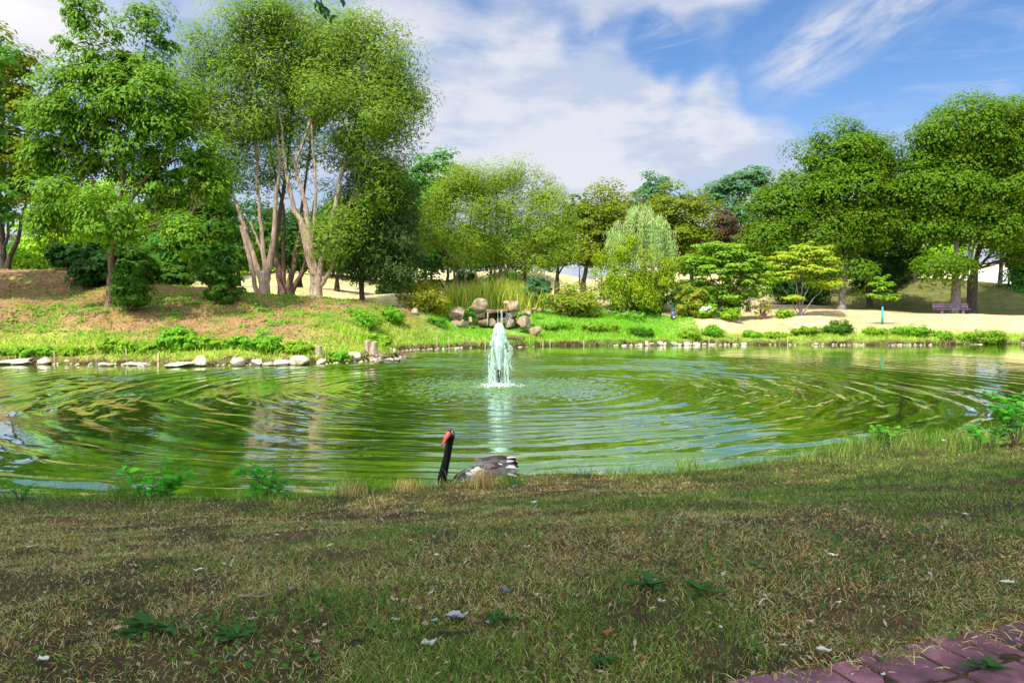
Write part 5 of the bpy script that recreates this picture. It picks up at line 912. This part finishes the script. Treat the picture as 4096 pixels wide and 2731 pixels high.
def lamp(label, px, Y, ytop, ybot, dark=True):
    b0 = at(px, ybot, Y); t0 = at(px, ytop, Y); o = empty('lamp_post', b0, label, 'lamp post'); h = t0[2] - b0[2]; MD = noisemat('dark_paint', [(.3, (.012, .018, .02)), (.7, (.025, .035, .04))], 4, 3, .45)
    mb = MB(); mb.tube([b0 + (0, 0, -.2), b0 + (0, 0, .9)], .085, 10); mb.tube([b0 + (0, 0, .9), b0 + (0, 0, h - .3)], .05, 10); mb.build('pole', MD, o, True)
    mb = MB(); mb.tube([b0 + (0, 0, h - .35), b0 + (0, 0, h - .3), b0 + (0, 0, h - .05), b0 + (0, 0, h)], [.06, .16, .2, .03], 12); mb.build('lamp_head', MD, o, True)
lamp('dark lamp post right of the bench, in front of the dark maple trunk', 967, 54.3, 236, 315)
lamp('thin dark lamp post in the far field left of the birch', 579.5, 75, 262, 283.5)
b0 = put(673, 49.2); b0[2] = at(673, 318.5, 49.2)[2]; bo = empty('bollard_lamp', b0, 'dark blue-grey bollard lamp in front of the small rhododendron', 'bollard')
BM = noisemat('bollard_paint', [(.3, (.06, .07, .12)), (.7, (.09, .10, .16))], 4, 3, .45); mb = MB(); mb.tube([b0, b0 + (0, 0, .52)], .155, 20); mb.build('post', BM, bo, True); MB().tube([b0 + (0, 0, .52), b0 + (0, 0, .57)], .13, 20).build('light_slot', noisemat('lamp_glass', [(.3, (.03, .03, .04)), (.7, (.05, .05, .06))], 4, 2, .2), bo, True)
MB().tube([b0 + (0, 0, .57), b0 + (0, 0, .66), b0 + (0, 0, .68)], [.155, .155, .13], 20).build('cap', BM, bo, True)
MB().box(b0 + (.03, -.155, .13), (.12, .02, .09)).build('label_plate', WHITE_PAINT, bo)
def arch(label, px, Y, w, ytop, ybot):
    b0 = at(px, ybot, Y); s = Y / FPX; h = (ybot - ytop) * s; r = w / 2 * s; o = empty('garden_arch', b0, label, 'garden arch')
    for dy in (-.35, .35):
        mb = MB(); P = [b0 + (-r, dy, 0)] + [b0 + (-r * math.cos(a), dy, h - r + r * math.sin(a)) for a in np.linspace(0, np.pi, 15)] + [b0 + (r, dy, 0)]; mb.tube(P, .055, 6); mb.build('arch_frame', WHITE_PAINT, o, True)
    for sx in (-1, 1):
        mb = MB()
        for k in range(7): z = .1 + k * (h - r) / 6.5; mb.tube([b0 + (sx * r, -.35, z), b0 + (sx * r, .35, z + .25)], .028, 5); mb.tube([b0 + (sx * r, .35, z), b0 + (sx * r, -.35, z + .25)], .028, 5)
        mb.build('trellis', WHITE_PAINT, o, True)
    mb = MB()
    for a in np.linspace(.1, np.pi - .1, 9): c = b0 + np.array([-r * math.cos(a), 0, h - r + r * math.sin(a)]); mb.tube([c + (0, -.35, 0), c + (0, .35, 0)], .03, 5)
    mb.build('rungs', WHITE_PAINT, o, True)
arch('white garden arch seen right of the right pale willow, larger', 349, 86, 13, 261.5, 284); arch('white garden arch seen through the willows, partly behind the grey-green tree', 339, 90, 9, 261, 283); arch('white arch glimpsed between dark and right pale willow', 295, 88, 8, 264, 283)
TY = 90; s = TY / FPX; b0 = at(991, 287.5, TY); tent = empty('white_tent', b0, 'white rounded marquee beyond the slope at the right', 'tent'); V = []; F = []; rx = 15.5 * s; hh = 20 * s
CV = noisemat('tent_canvas', [(.3, (.74, .74, .78)), (.7, (.80, .80, .84))], 1.2, 3, .6)
for i in range(9):
    for j in range(17):
        a = np.pi * j / 16; V.append(b0 + (-rx * math.cos(a), (i - 4) * .7, hh * min(1, max(0., math.sin(a)) ** .6) + .02 * (i % 2)))
F = [(i * 17 + j, i * 17 + j + 1, (i + 1) * 17 + j + 1, (i + 1) * 17 + j) for i in range(8) for j in range(16)]; mesh_np('canopy', V, F, CV, tent, True)
MB().add(V[:17], [tuple(range(17))[::-1]]).build('front_panel', CV, tent)

# ------------------------------------------------------------------ brick path (lower right corner)
def onground(px, py):           # first hit of the picture ray with the terrain, kept on dry land
    d = ray(px, py); t = np.concatenate([np.linspace(1.5, 16, 1500)]) / d[1]; P = np.array([0, 0, CAMZ]) + d * t[:, None]
    k = np.nonzero((P[:, 2] < gz(P[:, 0], P[:, 1])))[0]; k = k[0] if len(k) else len(t) - 1
    while k > 0 and float(gd(P[k, 0], P[k, 1])[0]) < .05: k -= 1
    p = P[k].copy(); p[2] = float(gz(p[0], p[1])[0]); return p
e0, e1 = onz(742, 684, 1.1), onz(1035, 620, 1.1); ax_ = nrm(e1 - e0); bx_ = np.array([ax_[1], -ax_[0], 0])
rng = np.random.default_rng(170); mb = MB(); Rm = np.stack([ax_, bx_, [0, 0, 1]], 1)
for i in range(-10, 16):
    for j in range(12):
        big = (i * 3 + j * 5) % 7 == 0; off = .12 if j % 2 else 0
        for u0, wdt in (((0, .205),) if big else ((-.0525, .098), (.0525, .098))):
            c = e0 + ax_ * (i * .215 + off + u0) + bx_ * (.09 + j * .215) + rng.normal(size=3) * .002; z = max(float(gz(c[0], c[1])[0]), 1.085) - .009 + rng.normal() * .003
            mb.box([c[0], c[1], z], (wdt, .2, .034), Rm)
BRICK = noisemat('brick_clay', [(.30, (.03, .022, .022)), (.44, (.13, .055, .062)), (.58, (.24, .092, .115)), (.75, (.34, .19, .19))], 4.5, 10, .9, .01, bscale=45)
bt = BRICK.node_tree; bb = NB(bt); pr = [x for x in bt.nodes if x.type == 'BSDF_PRINCIPLED'][0]; src_ = pr.inputs['Base Color'].links[0].from_socket; gi = bb.n('ShaderNodeNewGeometry')
bb.l(bb.mix(1., src_, bb.ramp(gi.outputs['Random Per Island'], [(0, (.55, .6, .62)), (.5, (1, 1, 1)), (1, (1.35, 1.2, 1.3))]), 'MULTIPLY'), pr.inputs['Base Color'])
o = mb.build('path', BRICK, bevel=.0035); tag(o, 'worn reddish-purple brick path at the lower right corner', kind='structure')

# ------------------------------------------------------------------ near lawn
def on_path(x, y): q = np.stack([x - e0[0], y - e0[1]], 1); return (q @ bx_[:2]) > -.02 + .13 * vnoise(x * 9, y * 9, 77)
rng = np.random.default_rng(180)
def near_pts(rng, n, ymin=1.9, ymax=13, pw=1.35):
    u = rng.uniform(0, 1, n); Yy = (ymin ** (1 - pw) + u * (ymax ** (1 - pw) - ymin ** (1 - pw))) ** (1 / (1 - pw)); X = rng.uniform(-1, 1, n) * (Yy * .76 + .5)
    d = gd(X, Yy); k = (d > .0) & ~on_path(X, Yy) & (Yy < 16); return X[k], Yy[k], d[k]
GR = leafmat('grass_green', [(.018, .045, .012), (.045, .085, .016), (.09, .135, .03), (.19, .2, .06)], .3, gain=2.0, sat=(.95, 1, .7), spread=1.); DRY = leafmat('grass_dry', [(.07, .04, .016), (.17, .105, .04), (.33, .22, .09), (.56, .42, .23)], .2, gain=2.0, sat=(1.06, .96, .8), spread=1.)
X, Yy, d = near_pts(rng, 360000); patch = fbm(X * .8, Yy * .8, 81) * .6 + fbm(X * 3, Yy * 3, 82) * .4; edge = sstep(1.6, .1, d)
right = sstep(.5, 5, X) * sstep(3.5, 8, Yy); pg = np.clip(sstep(.44, .70, patch + .12 * edge + .22 * right) * .66 + .20 + .45 * edge + .48 * right, 0, 1); isg = rng.uniform(size=len(X)) < pg; bald = rng.uniform(size=len(X)) < .26 + .9 * sstep(.32, .54, fbm(X * 2.3, Yy * 2.3, 84, 5) + .3 * edge)
hgt = (.016 + .036 * rng.uniform(0, 1, len(X)) ** 1.9) * (.7 + .8 * fbm(X * 1.3, Yy * 1.3, 83)) * (1 + .5 * right) * (1 + 3.2 * sstep(.7, .05, d) * (.25 + .9 * vnoise(X * 1.6, Yy * 1.6, 85)))
wd = np.maximum(.0023, Yy * .0006)
for nm, msk, mt, lab, ln in (('grass', isg & bald, GR, 'short green grass of the shaded near bank', .9), ('dry_grass', ~isg & bald, DRY, 'dry straw-coloured grass of the shaded near bank', 1.5)):
    B = np.stack([X[msk], Yy[msk], gz(X[msk], Yy[msk]) - .003], 1); o = blades(rng, B, hgt[msk] * (1.0 if nm == 'grass' else .85), wd[msk], ln, nm, mt, bend=.55); tag(o, lab)
# long tufts on the lip
n = 42000; X = rng.uniform(-8, 11, n); Yy = rng.uniform(7, 13, n); d = gd(X, Yy); k = (d > -.05) & (d < .45 + .9 * sstep(2, 6, X)) & (rng.uniform(size=n) < .12 + sstep(.4, .7, vnoise(X * 1.9, Yy * 1.9, 86))); X, Yy = X[k], Yy[k]
B = np.stack([X, Yy, gz(X, Yy)], 1); o = blades(rng, B, rng.uniform(.09, .30, len(B)) * (.65 + .9 * vnoise(X * 2.2, Yy * 2.2, 88)), .0055, .5, 'edge_grass', GR, bend=.8); tag(o, 'longer grass tufts along the edge of the near bank')
# crumbs of dead leaf and straw lying in the turf
n = 3000; X, Yy, d = near_pts(rng, n, pw=1.6); C = np.stack([X, Yy, gz(X, Yy) + rng.uniform(.008, .03, len(X))], 1); V, F = leaf_quads(rng, C, rng.normal(size=C.shape) * .5 + np.array([0, 0, 1]), .022 * rng.uniform(.5, 1.6, (len(C), 1)), .011 * rng.uniform(.5, 1.5, (len(C), 1)))
o = mesh_np('leaf_litter', V, F, leafmat('litter', sat=(1, 1, 1), spread=1., cols=[(.05, .03, .02), (.12, .065, .035), (.22, .12, .06), (.28, .19, .11), (.36, .29, .22)], trans=.1, gain=1.2)); tag(o, 'crumbs of dead leaves and straw lying in the near lawn', kind='stuff')
n = 900; t_ = rng.uniform(-.3, 2.2, n); dd_ = np.abs(rng.normal(0, .10, n)) - .04; B = e0 + ax_ * t_[:, None] + bx_ * dd_[:, None]; B[:, 2] = gz(B[:, 0], B[:, 1]) + .008 + .006 * (dd_ > 0)
o = blades(rng, B, rng.uniform(.015, .06, n), .003, 3.5, 'dry_straw', DRY, bend=.3); tag(o, 'dry straw lying along the edge of the brick path')
# flat clover leaves in patches
n = 60000; X, Yy, d = near_pts(rng, n); k = rng.uniform(size=len(X)) < sstep(.56, .74, fbm(X * 1.2 + 3, Yy * 1.2, 91)) * .4 + .03; X, Yy = X[k], Yy[k]
C = np.stack([X, Yy, gz(X, Yy) + rng.uniform(.008, .03, len(X))], 1); V, F = leaf_quads(rng, C, rng.normal(size=C.shape) * .45 + np.array([0, 0, 1]), .02, .016)
o = mesh_np('clover', V, F, leafmat('clover_leaf', [(.025, .065, .018), (.04, .09, .022), (.065, .13, .03)], .25)); tag(o, 'low clover leaves growing in patches of the near lawn', kind='stuff')

# ------------------------------------------------------------------ leafy plants on the near bank
def leaf_hex(rng, C, T, N, L, Wd):
    T = nrm(T); N = nrm(N - T * (N * T).sum(1, keepdims=True)); Bt = np.cross(N, T); s = rng.uniform(.7, 1.25, (len(C), 1)); l = T * L * s; w = Bt * Wd / 2 * s; dn = N * L * .12 * s
    V = np.stack([C, C + l * .28 + w * .8 + dn * .4, C + l * .62 + w * .85 + dn * .2, C + l - dn, C + l * .62 - w * .85 + dn * .2, C + l * .28 - w * .8 + dn * .4], 1).reshape(-1, 3); return V, np.arange(6 * len(C)).reshape(-1, 6)
def weed(name, label, px, py, hp, wp, nst, lf, mat_, seed, L=.075, Wd=.042, cat='plant', Y=None):
    rng = np.random.default_rng(seed); b0 = onground(px, py); 
    if Y: b0 = at(px, py, Y)
    s = b0[1] / FPX; h = hp * s; w = wp * s / 2; root = empty(name, b0, label, cat); mb = MB(); C = []; T = []; N = []
    for k in range(nst):
        tip = b0 + np.array([rng.uniform(-1, 1) * w, rng.uniform(-.6, .6) * w, h * rng.uniform(.6, 1.)]); mid = (b0 + tip) / 2 + np.array([0, 0, .08 * h]); P = np.array([b0 + rng.normal(size=3) * np.array([.03, .03, 0]) - (0, 0, .03), mid, tip]); mb.tube(P, [.006, .0045, .0025], 5, False)
        for i in range(lf):
            t = rng.uniform(.3, 1.) if i else 1.; p = (P[0] * (1 - t) ** 2 + 2 * mid * t * (1 - t) + P[2] * t * t); a = rng.uniform(0, 2 * np.pi); dr = np.array([math.cos(a), math.sin(a), rng.uniform(-.1, .5)]); C.append(p); T.append(dr); N.append(np.array([0, -.3, 1.]) + rng.normal(size=3) * .3)
    V, F = leaf_hex(rng, np.array(C), np.array(T), np.array(N), L, Wd); mesh_np('leaves', V, F, mat_, root); mb.build('stems', BARK_BROWN, root, True)
LW = leafmat('leaf_near', [(.02, .13, .02), (.04, .19, .025), (.07, .25, .03)], .5, gain=1.8); LW2 = leafmat('leaf_near_bright', [(.06, .18, .03), (.1, .25, .04)], .45)
weed('sapling_weed', 'leafy seedling with broad leaves at pond edge, left of two', 150, 497, 58, 74, 9, 15, LW, 191, .12, .066); weed('sapling_weed', 'leafy seedling with broad leaves at pond edge, right of two', 264, 497, 54, 56, 8, 14, LW, 192, .12, .066)
weed('sapling_weed', 'bright low leafy weed on the right part of the near bank', 884, 444, 20, 40, 9, 9, LW2, 193, .1, .06); weed('sapling_weed', 'tall leafy weed at the right frame edge beside the water', 1016, 446, 60, 60, 10, 20, LW, 194, .1, .055)
weed('sapling_weed', 'low leafy weed at the foot of the tall right weed', 985, 447, 26, 50, 10, 10, LW, 195, .09, .04); weed('sapling_weed', 'small dark weed in the water-edge grass, far left', 20, 500, 18, 40, 6, 7, LW, 196, .06, .035)
def tuft(label, px, py, hp, nb, wp, mt, seed, name='grass_tuft', wd=.012):
    rng = np.random.default_rng(seed); b0 = onground(px, py); s = b0[1] / FPX; B = b0 + rng.normal(size=(nb, 3)) * np.array([wp * s * .25, wp * s * .15, 0]); o = blades(rng, B - b0 * 0, hp * s * rng.uniform(.6, 1.1, nb), wd, .3, name, mt, kind=None)
    o.data.transform(__import__('mathutils').Matrix.Translation(-Vector(b0))); o.location = b0; tag(o, label, 'grass tuft')
tuft('broad-bladed tuft at the bank edge right of the swan', 687, 473, 24, 14, 22, GR, 197, wd=.02); tuft('dry bushy grass tuft in front of the swan', 482, 487, 24, 240, 26, DRY, 198, wd=.004); tuft('green grass tuft in front of the swan tail', 512, 486, 20, 160, 30, GR, 199, wd=.004); tuft('dry grass tuft left of the swan neck', 408, 491, 17, 160, 34, DRY, 1991, wd=.004); tuft('dry tuft by the right leafy seedling', 350, 495, 20, 160, 34, DRY, 1992, wd=.004); tuft('grass tuft below the left leafy seedling', 118, 499, 22, 120, 30, GR, 1993, wd=.005)
tuft('upright yellow-green blade leaves on the sunlit right bank', 930, 446, 24, 5, 8, LW2, 1994, wd=.03); tuft('bushy grass tuft on the sunlit right bank', 850, 455, 22, 140, 40, GR, 1995, wd=.006); tuft('tall grass clump before the right frame edge', 970, 452, 22, 160, 50, GR, 1996, wd=.007)
def rosette(label, px, py, r, mt, seed, n=14):
    rng = np.random.default_rng(seed); b0 = onground(px, py); root = empty('rosette_weed', b0, label, 'weed'); a = rng.uniform(0, 2 * np.pi, n); C = np.tile(b0 + (0, 0, .012), (n, 1)) + rng.normal(size=(n, 3)) * .012 * np.array([1, 1, .3]); T = np.stack([np.cos(a), np.sin(a), rng.uniform(.1, .5, n)], 1)
    V, F = leaf_hex(rng, C, T, np.tile([0, 0, 1.], (n, 1)), r, r * .38); mesh_np('leaves', V, F, mt, root)
LR_ = leafmat('rosette_leaf', [(.025, .08, .03), (.04, .11, .04), (.06, .15, .05)], .25, gain=1.)
for k, (lab, x, y, r) in enumerate((('flat rosette of narrow dark leaves in the lower left lawn', 335, 1450, .10), ('small rosette right of the lower left one', 545, 1468, .07), ('broad-leaved weed in the middle right lawn', 1490, 1352, .09), ('broad-leaved weed with a grey leaf, right of the middle one', 1612, 1366, .09), ('small weed beside the dead curled leaf', 1140, 1430, .06), ('weed at the joint of the brick path', 2268, 1545, .06), ('small weed in front of the brick path', 1385, 1530, .05))):
    rosette(lab, x * .4354, y * .4349, r, LR_, 210 + k)

# ------------------------------------------------------------------ fallen leaves, feathers and twigs
def fallen(name, label, x, y, size, mt, curl, seed, cat, asp=.5, group=None, lift=.012):
    rng = np.random.default_rng(seed); b0 = onground(x * .4354, y * .4349) + (0, 0, lift); a = rng.uniform(-.7, .7); ca_, sa = math.cos(a), math.sin(a); V = []
    nu, nv = 9, 5
    for i in range(nu):
        u = i / (nu - 1) * 2 - 1; wv = (1 - abs(u) ** 2.2) * .9 + .08 + .12 * math.sin(i * 2.3 + seed)
        for j in range(nv):
            v = (j / (nv - 1) * 2 - 1); x_ = u * size / 2; y_ = v * wv * size * asp / 2; z_ = curl * size * (v * v * .35 * (1 + .5 * math.sin(u * 4 + seed)) + u * u * .16 * (1 + math.sin(seed))) + rng.normal() * size * .03
            V.append(b0 + (x_ * ca_ - y_ * sa, x_ * sa + y_ * ca_, z_))
    F = [(i * nv + j, i * nv + j + 1, (i + 1) * nv + j + 1, (i + 1) * nv + j) for i in range(nu - 1) for j in range(nv - 1)]
    o = mesh_np(name, V, F, mt, smooth=True, origin=b0); tag(o, label, cat, group); return o
M_W = noisemat('leaf_white', [(.3, (.42, .38, .31)), (.7, (.70, .66, .58))], 20, 4, .7); M_B = noisemat('leaf_brown', [(.3, (.12, .06, .035)), (.7, (.26, .13, .07))], 20, 4, .8); M_R = noisemat('leaf_russet', [(.3, (.20, .05, .02)), (.7, (.36, .11, .04))], 20, 4, .8); M_O = noisemat('leaf_amber', [(.3, (.50, .22, .01)), (.7, (.65, .32, .02))], 20, 4, .7)
M_G = noisemat('leaf_grey', [(.3, (.22, .2, .22)), (.7, (.42, .38, .42))], 20, 4, .8); M_BL = noisemat('leaf_slate', [(.3, (.08, .09, .15)), (.7, (.16, .17, .26))], 20, 4, .6); M_T = noisemat('leaf_teal', [(.3, (.12, .28, .26)), (.7, (.2, .4, .38))], 20, 4, .6)
FL = [('fallen_leaf', 'white curled leaf on the grass below the swan', 1226, 1158, .085, M_W, .5, 'leaf'), ('feather', 'small white feather in the middle of the near lawn', 1210, 1262, .05, M_W, .4, 'feather'), ('feather', 'fluffy white feather in the left part of the near lawn', 456, 1317, .07, M_W, .4, 'feather'), ('fallen_leaf', 'pinkish white leaf in the lower left corner', 100, 1523, .065, M_W, .3, 'leaf'),
      ('fallen_leaf', 'large grey ragged leaf left of the dark twig', 1048, 1424, .12, M_G, .3, 'leaf'), ('fallen_leaf', 'half white half brown leaf below the dark twig', 985, 1490, .08, M_W, .5, 'leaf'), ('fallen_leaf', 'slate blue cupped leaf in the middle lawn', 1162, 1366, .06, M_BL, .5, 'leaf'), ('fallen_leaf', 'amber yellow leaf near the left pond edge', 327, 1184, .07, M_O, .3, 'leaf'),
      ('fallen_leaf', 'russet leaf in the bottom middle lawn, upper of two', 1396, 1463, .075, M_R, .4, 'leaf'), ('fallen_leaf', 'russet leaf in the bottom middle lawn, lower of two', 1372, 1506, .06, M_R, .4, 'leaf'), ('fallen_leaf', 'large cream leaf near the right frame edge above the bricks', 2313, 1347, .085, M_W, .35, 'leaf'), ('feather', 'white tuft of down on the right part of the lawn', 1912, 1284, .065, M_W, .4, 'feather'),
      ('feather', 'white feather above the brick path, lowest of three', 1860, 1436, .045, M_W, .3, 'feather'), ('feather', 'white feather above the brick path, middle of three', 1926, 1392, .04, M_W, .3, 'feather'), ('feather', 'white feather above the brick path, topmost of three', 1926, 1362, .035, M_W, .3, 'feather'), ('fallen_leaf', 'curled orange-brown leaf on the bank edge right of the swan', 1328, 1108, .075, M_R, .5, 'leaf'),
      ('fallen_leaf', 'pale grey round leaf below the swan tail', 1182, 1120, .11, M_G, .3, 'leaf'), ('fallen_leaf', 'grey leaf in the lower left lawn right of the narrow rosette', 571, 1431, .06, M_G, .3, 'leaf'), ('fallen_leaf', 'teal leaf left of the large ragged grey one', 998, 1434, .045, M_T, .2, 'leaf'), ('fallen_leaf', 'orange leaf in the right part of the lawn', 1900, 1187, .06, M_O, .4, 'leaf'),
      ('fallen_leaf', 'white leaf in the grass of the sunlit right bank', 2165, 1015, .14, M_W, .4, 'leaf'), ('feather', 'white feather near the right leafy seedling', 697, 1188, .06, M_W, .3, 'feather'), ('feather', 'pale feather left of the swan neck', 935, 1140, .06, M_W, .3, 'feather'), ('feather', 'thin white feather in the left middle lawn', 636, 1233, .05, M_W, .3, 'feather'),
      ('fallen_leaf', 'dead brown leaf by the dark twig', 1088, 1440, .09, M_B, .5, 'leaf'), ('fallen_leaf', 'dark leaf in the middle lawn right of the slate one', 1335, 1328, .09, M_B, .4, 'leaf'), ('fallen_leaf', 'dark leaf heap on the left lawn below the amber leaf', 258, 1242, .11, M_B, .3, 'leaf'), ('fallen_leaf', 'grey leaf at bottom left beside the russet stem', 1125, 1437, .05, M_G, .3, 'leaf'),
      ('feather', 'small white feather left of the narrow rosette', 68, 1262, .06, M_W, .3, 'feather'), ('fallen_leaf', 'pale leaf lying on the grass edge of the bricks', 1892, 1507, .07, M_W, .5, 'leaf'), ('fallen_leaf', 'white scrap lying on the bricks at the bottom edge', 2028, 1560, .03, M_W, .4, 'leaf'), ('feather', 'white feather in the lower middle lawn left of the teal leaf', 908, 1432, .05, M_W, .4, 'feather'),
      ('feather', 'white feather at left above the large ragged leaf', 906, 1386, .05, M_W, .4, 'feather'), ('feather', 'pale feather right of the middle broad-leaved weed', 1503, 1341, .035, M_W, .4, 'feather'), ('fallen_leaf', 'dark leaf beside the straight twig in the right lawn', 1806, 1308, .07, M_B, .4, 'leaf'), ('feather', 'white feather in the right lawn near the reddish twig', 2218, 1186, .06, M_W, .3, 'feather')]
for k, (nm, lab, x, y, s_, mt, cu, ct_) in enumerate(FL): fallen(nm, lab, x, y, s_ * .68, mt, cu, 300 + k, ct_, .42 if nm == 'feather' else .6, {'feather': 'white feathers on the near lawn', 'fallen_leaf': 'fallen leaves on the near lawn'}[nm])
TWG = [('pale brown twig in the lower left lawn', (548, 1381), (622, 1377), .006, BARK_PALE), ('short thick reddish stick beside the pale twig', (655, 1382), (682, 1358), .010, BARK_BROWN), ('dark curved twig in the bottom middle of the lawn', (1002, 1474), (1090, 1461), .007, BARK_DARK), ('straight grey twig in the right lawn', (1718, 1302), (1762, 1288), .005, BARK_GREY), ('thin reddish twig in the right lawn above the cream leaf', (2190, 1268), (2216, 1302), .004, BARK_BROWN), ('thin straw stem in the lower right lawn', (1745, 1398), (1770, 1372), .004, WOOD_STAKE), ('dark twig at the bottom left corner of the lawn', (800, 1497), (858, 1470), .005, BARK_DARK)]
for k, (lab, a, c, r1, mt) in enumerate(TWG):
    p = onground(a[0] * .4354, a[1] * .4349) + (0, 0, .018); q_ = onground(c[0] * .4354, c[1] * .4349) + (0, 0, .02); t = np.linspace(0, 1, 7)[:, None]; P = p + (q_ - p) * t + np.random.default_rng(k).normal(size=(7, 3)) * .006; mb = MB().tube(P, np.linspace(r1, r1 * .6, 7), 6)
    tag(mb.build('twig', mt, smooth=True, origin=p), lab, 'twig', 'twigs on the near lawn')

# ------------------------------------------------------------------ overhead trees that shade the near bank
def shade_tree(label, x, y, blobs, seed, ncl, sprig=False, npl=40):
    rng = np.random.default_rng(seed); b0 = np.array([x, y, float(gz(x, y)[0])]); root = empty('shade_tree', b0, label, 'tree')
    bw = [(np.array(c, float), np.array(r, float), 1) for c, r in blobs]; crown, cc = crown_mesh(rng, root, bw, ncl, npl, 1.1, .30, .2, L_SHADE, 3., .6); mb = MB(); P = [b0 - (0, 0, .2), b0 + (.1, 0, 4), b0 + (.3, .2, 9), b0 + (.2, .4, 15)]; mb.tube(P, [.42, .34, .25, .16], 10, False); limb_paths(rng, mb, [np.array(P)], cc, 22, .1)
    if sprig:
        a = at(316, -70, 4.3); pts = [a, at(316, -12, 4.2), at(322, 4, 4.2), at(333, 19, 4.2)]; mb.tube(pts, [.012, .006, .004, .002], 5, False); mb.tube([cc[np.argmin(np.linalg.norm(cc - a, axis=1))], a], [.03, .012], 5, False)
        C = np.array([at(312 + t * 20 + rng.normal() * 3, 1 + t * 15 + rng.normal() * 3, 4.2 + rng.normal() * .05) for t in rng.uniform(0, 1, 24)] + [at(338 + rng.normal() * 5, -12 + rng.normal() * 6, 4.2) for _ in range(14)]); V, F = leaf_hex(rng, C, rng.normal(size=C.shape) * .5 + np.array([.4, 0, -.7]), rng.normal(size=C.shape) + np.array([0, -1, .3]), .04, .022); mesh_np('hanging_leaves', V, F, leafmat('leaf_sprig', [(.012, .05, .03), (.02, .08, .045)], .2), root)
    mb.build('trunk', BARK_DARK, root, True)
shade_tree('tree above the camera whose leafy twig hangs into the top of the view', -7, -8, [((-6.3, -6.6, 18.0), (4.6, 4.6, 2.6)), ((-3.8, -4.5, 17.6), (4, 3.6, 2.2)), ((-9.3, -5.1, 18.5), (4.5, 4.0, 2.5))], 401, 230, True)
shade_tree('tree behind the camera shading the left part of the near bank', -15, -7, [((-13.3, -6.6, 18.0), (5, 4.6, 2.8)), ((-15.3, -4.1, 18.0), (4, 4, 2.5)), ((-11.8, -3.6, 19.0), (4, 3, 2)), ((-12.5, 3.0, 18.0), (5, 4.5, 2.4)), ((-8.5, 4.2, 18.5), (4, 3.6, 2.2)), ((-17, 2.5, 18), (5, 5, 2.4))], 402, 380)
shade_tree('tree behind the camera shading the brick path', 1, -10, [((-0.8, -7.1, 17.5), (4.5, 4.2, 2.4)), ((-2.8, -9.1, 18.5), (4, 4, 2.4)), ((2.7, -6.6, 17.0), (3.6, 3.6, 2.2)), ((0.7, -3.5, 17.8), (3.2, 2.6, 1.8))], 403, 190)
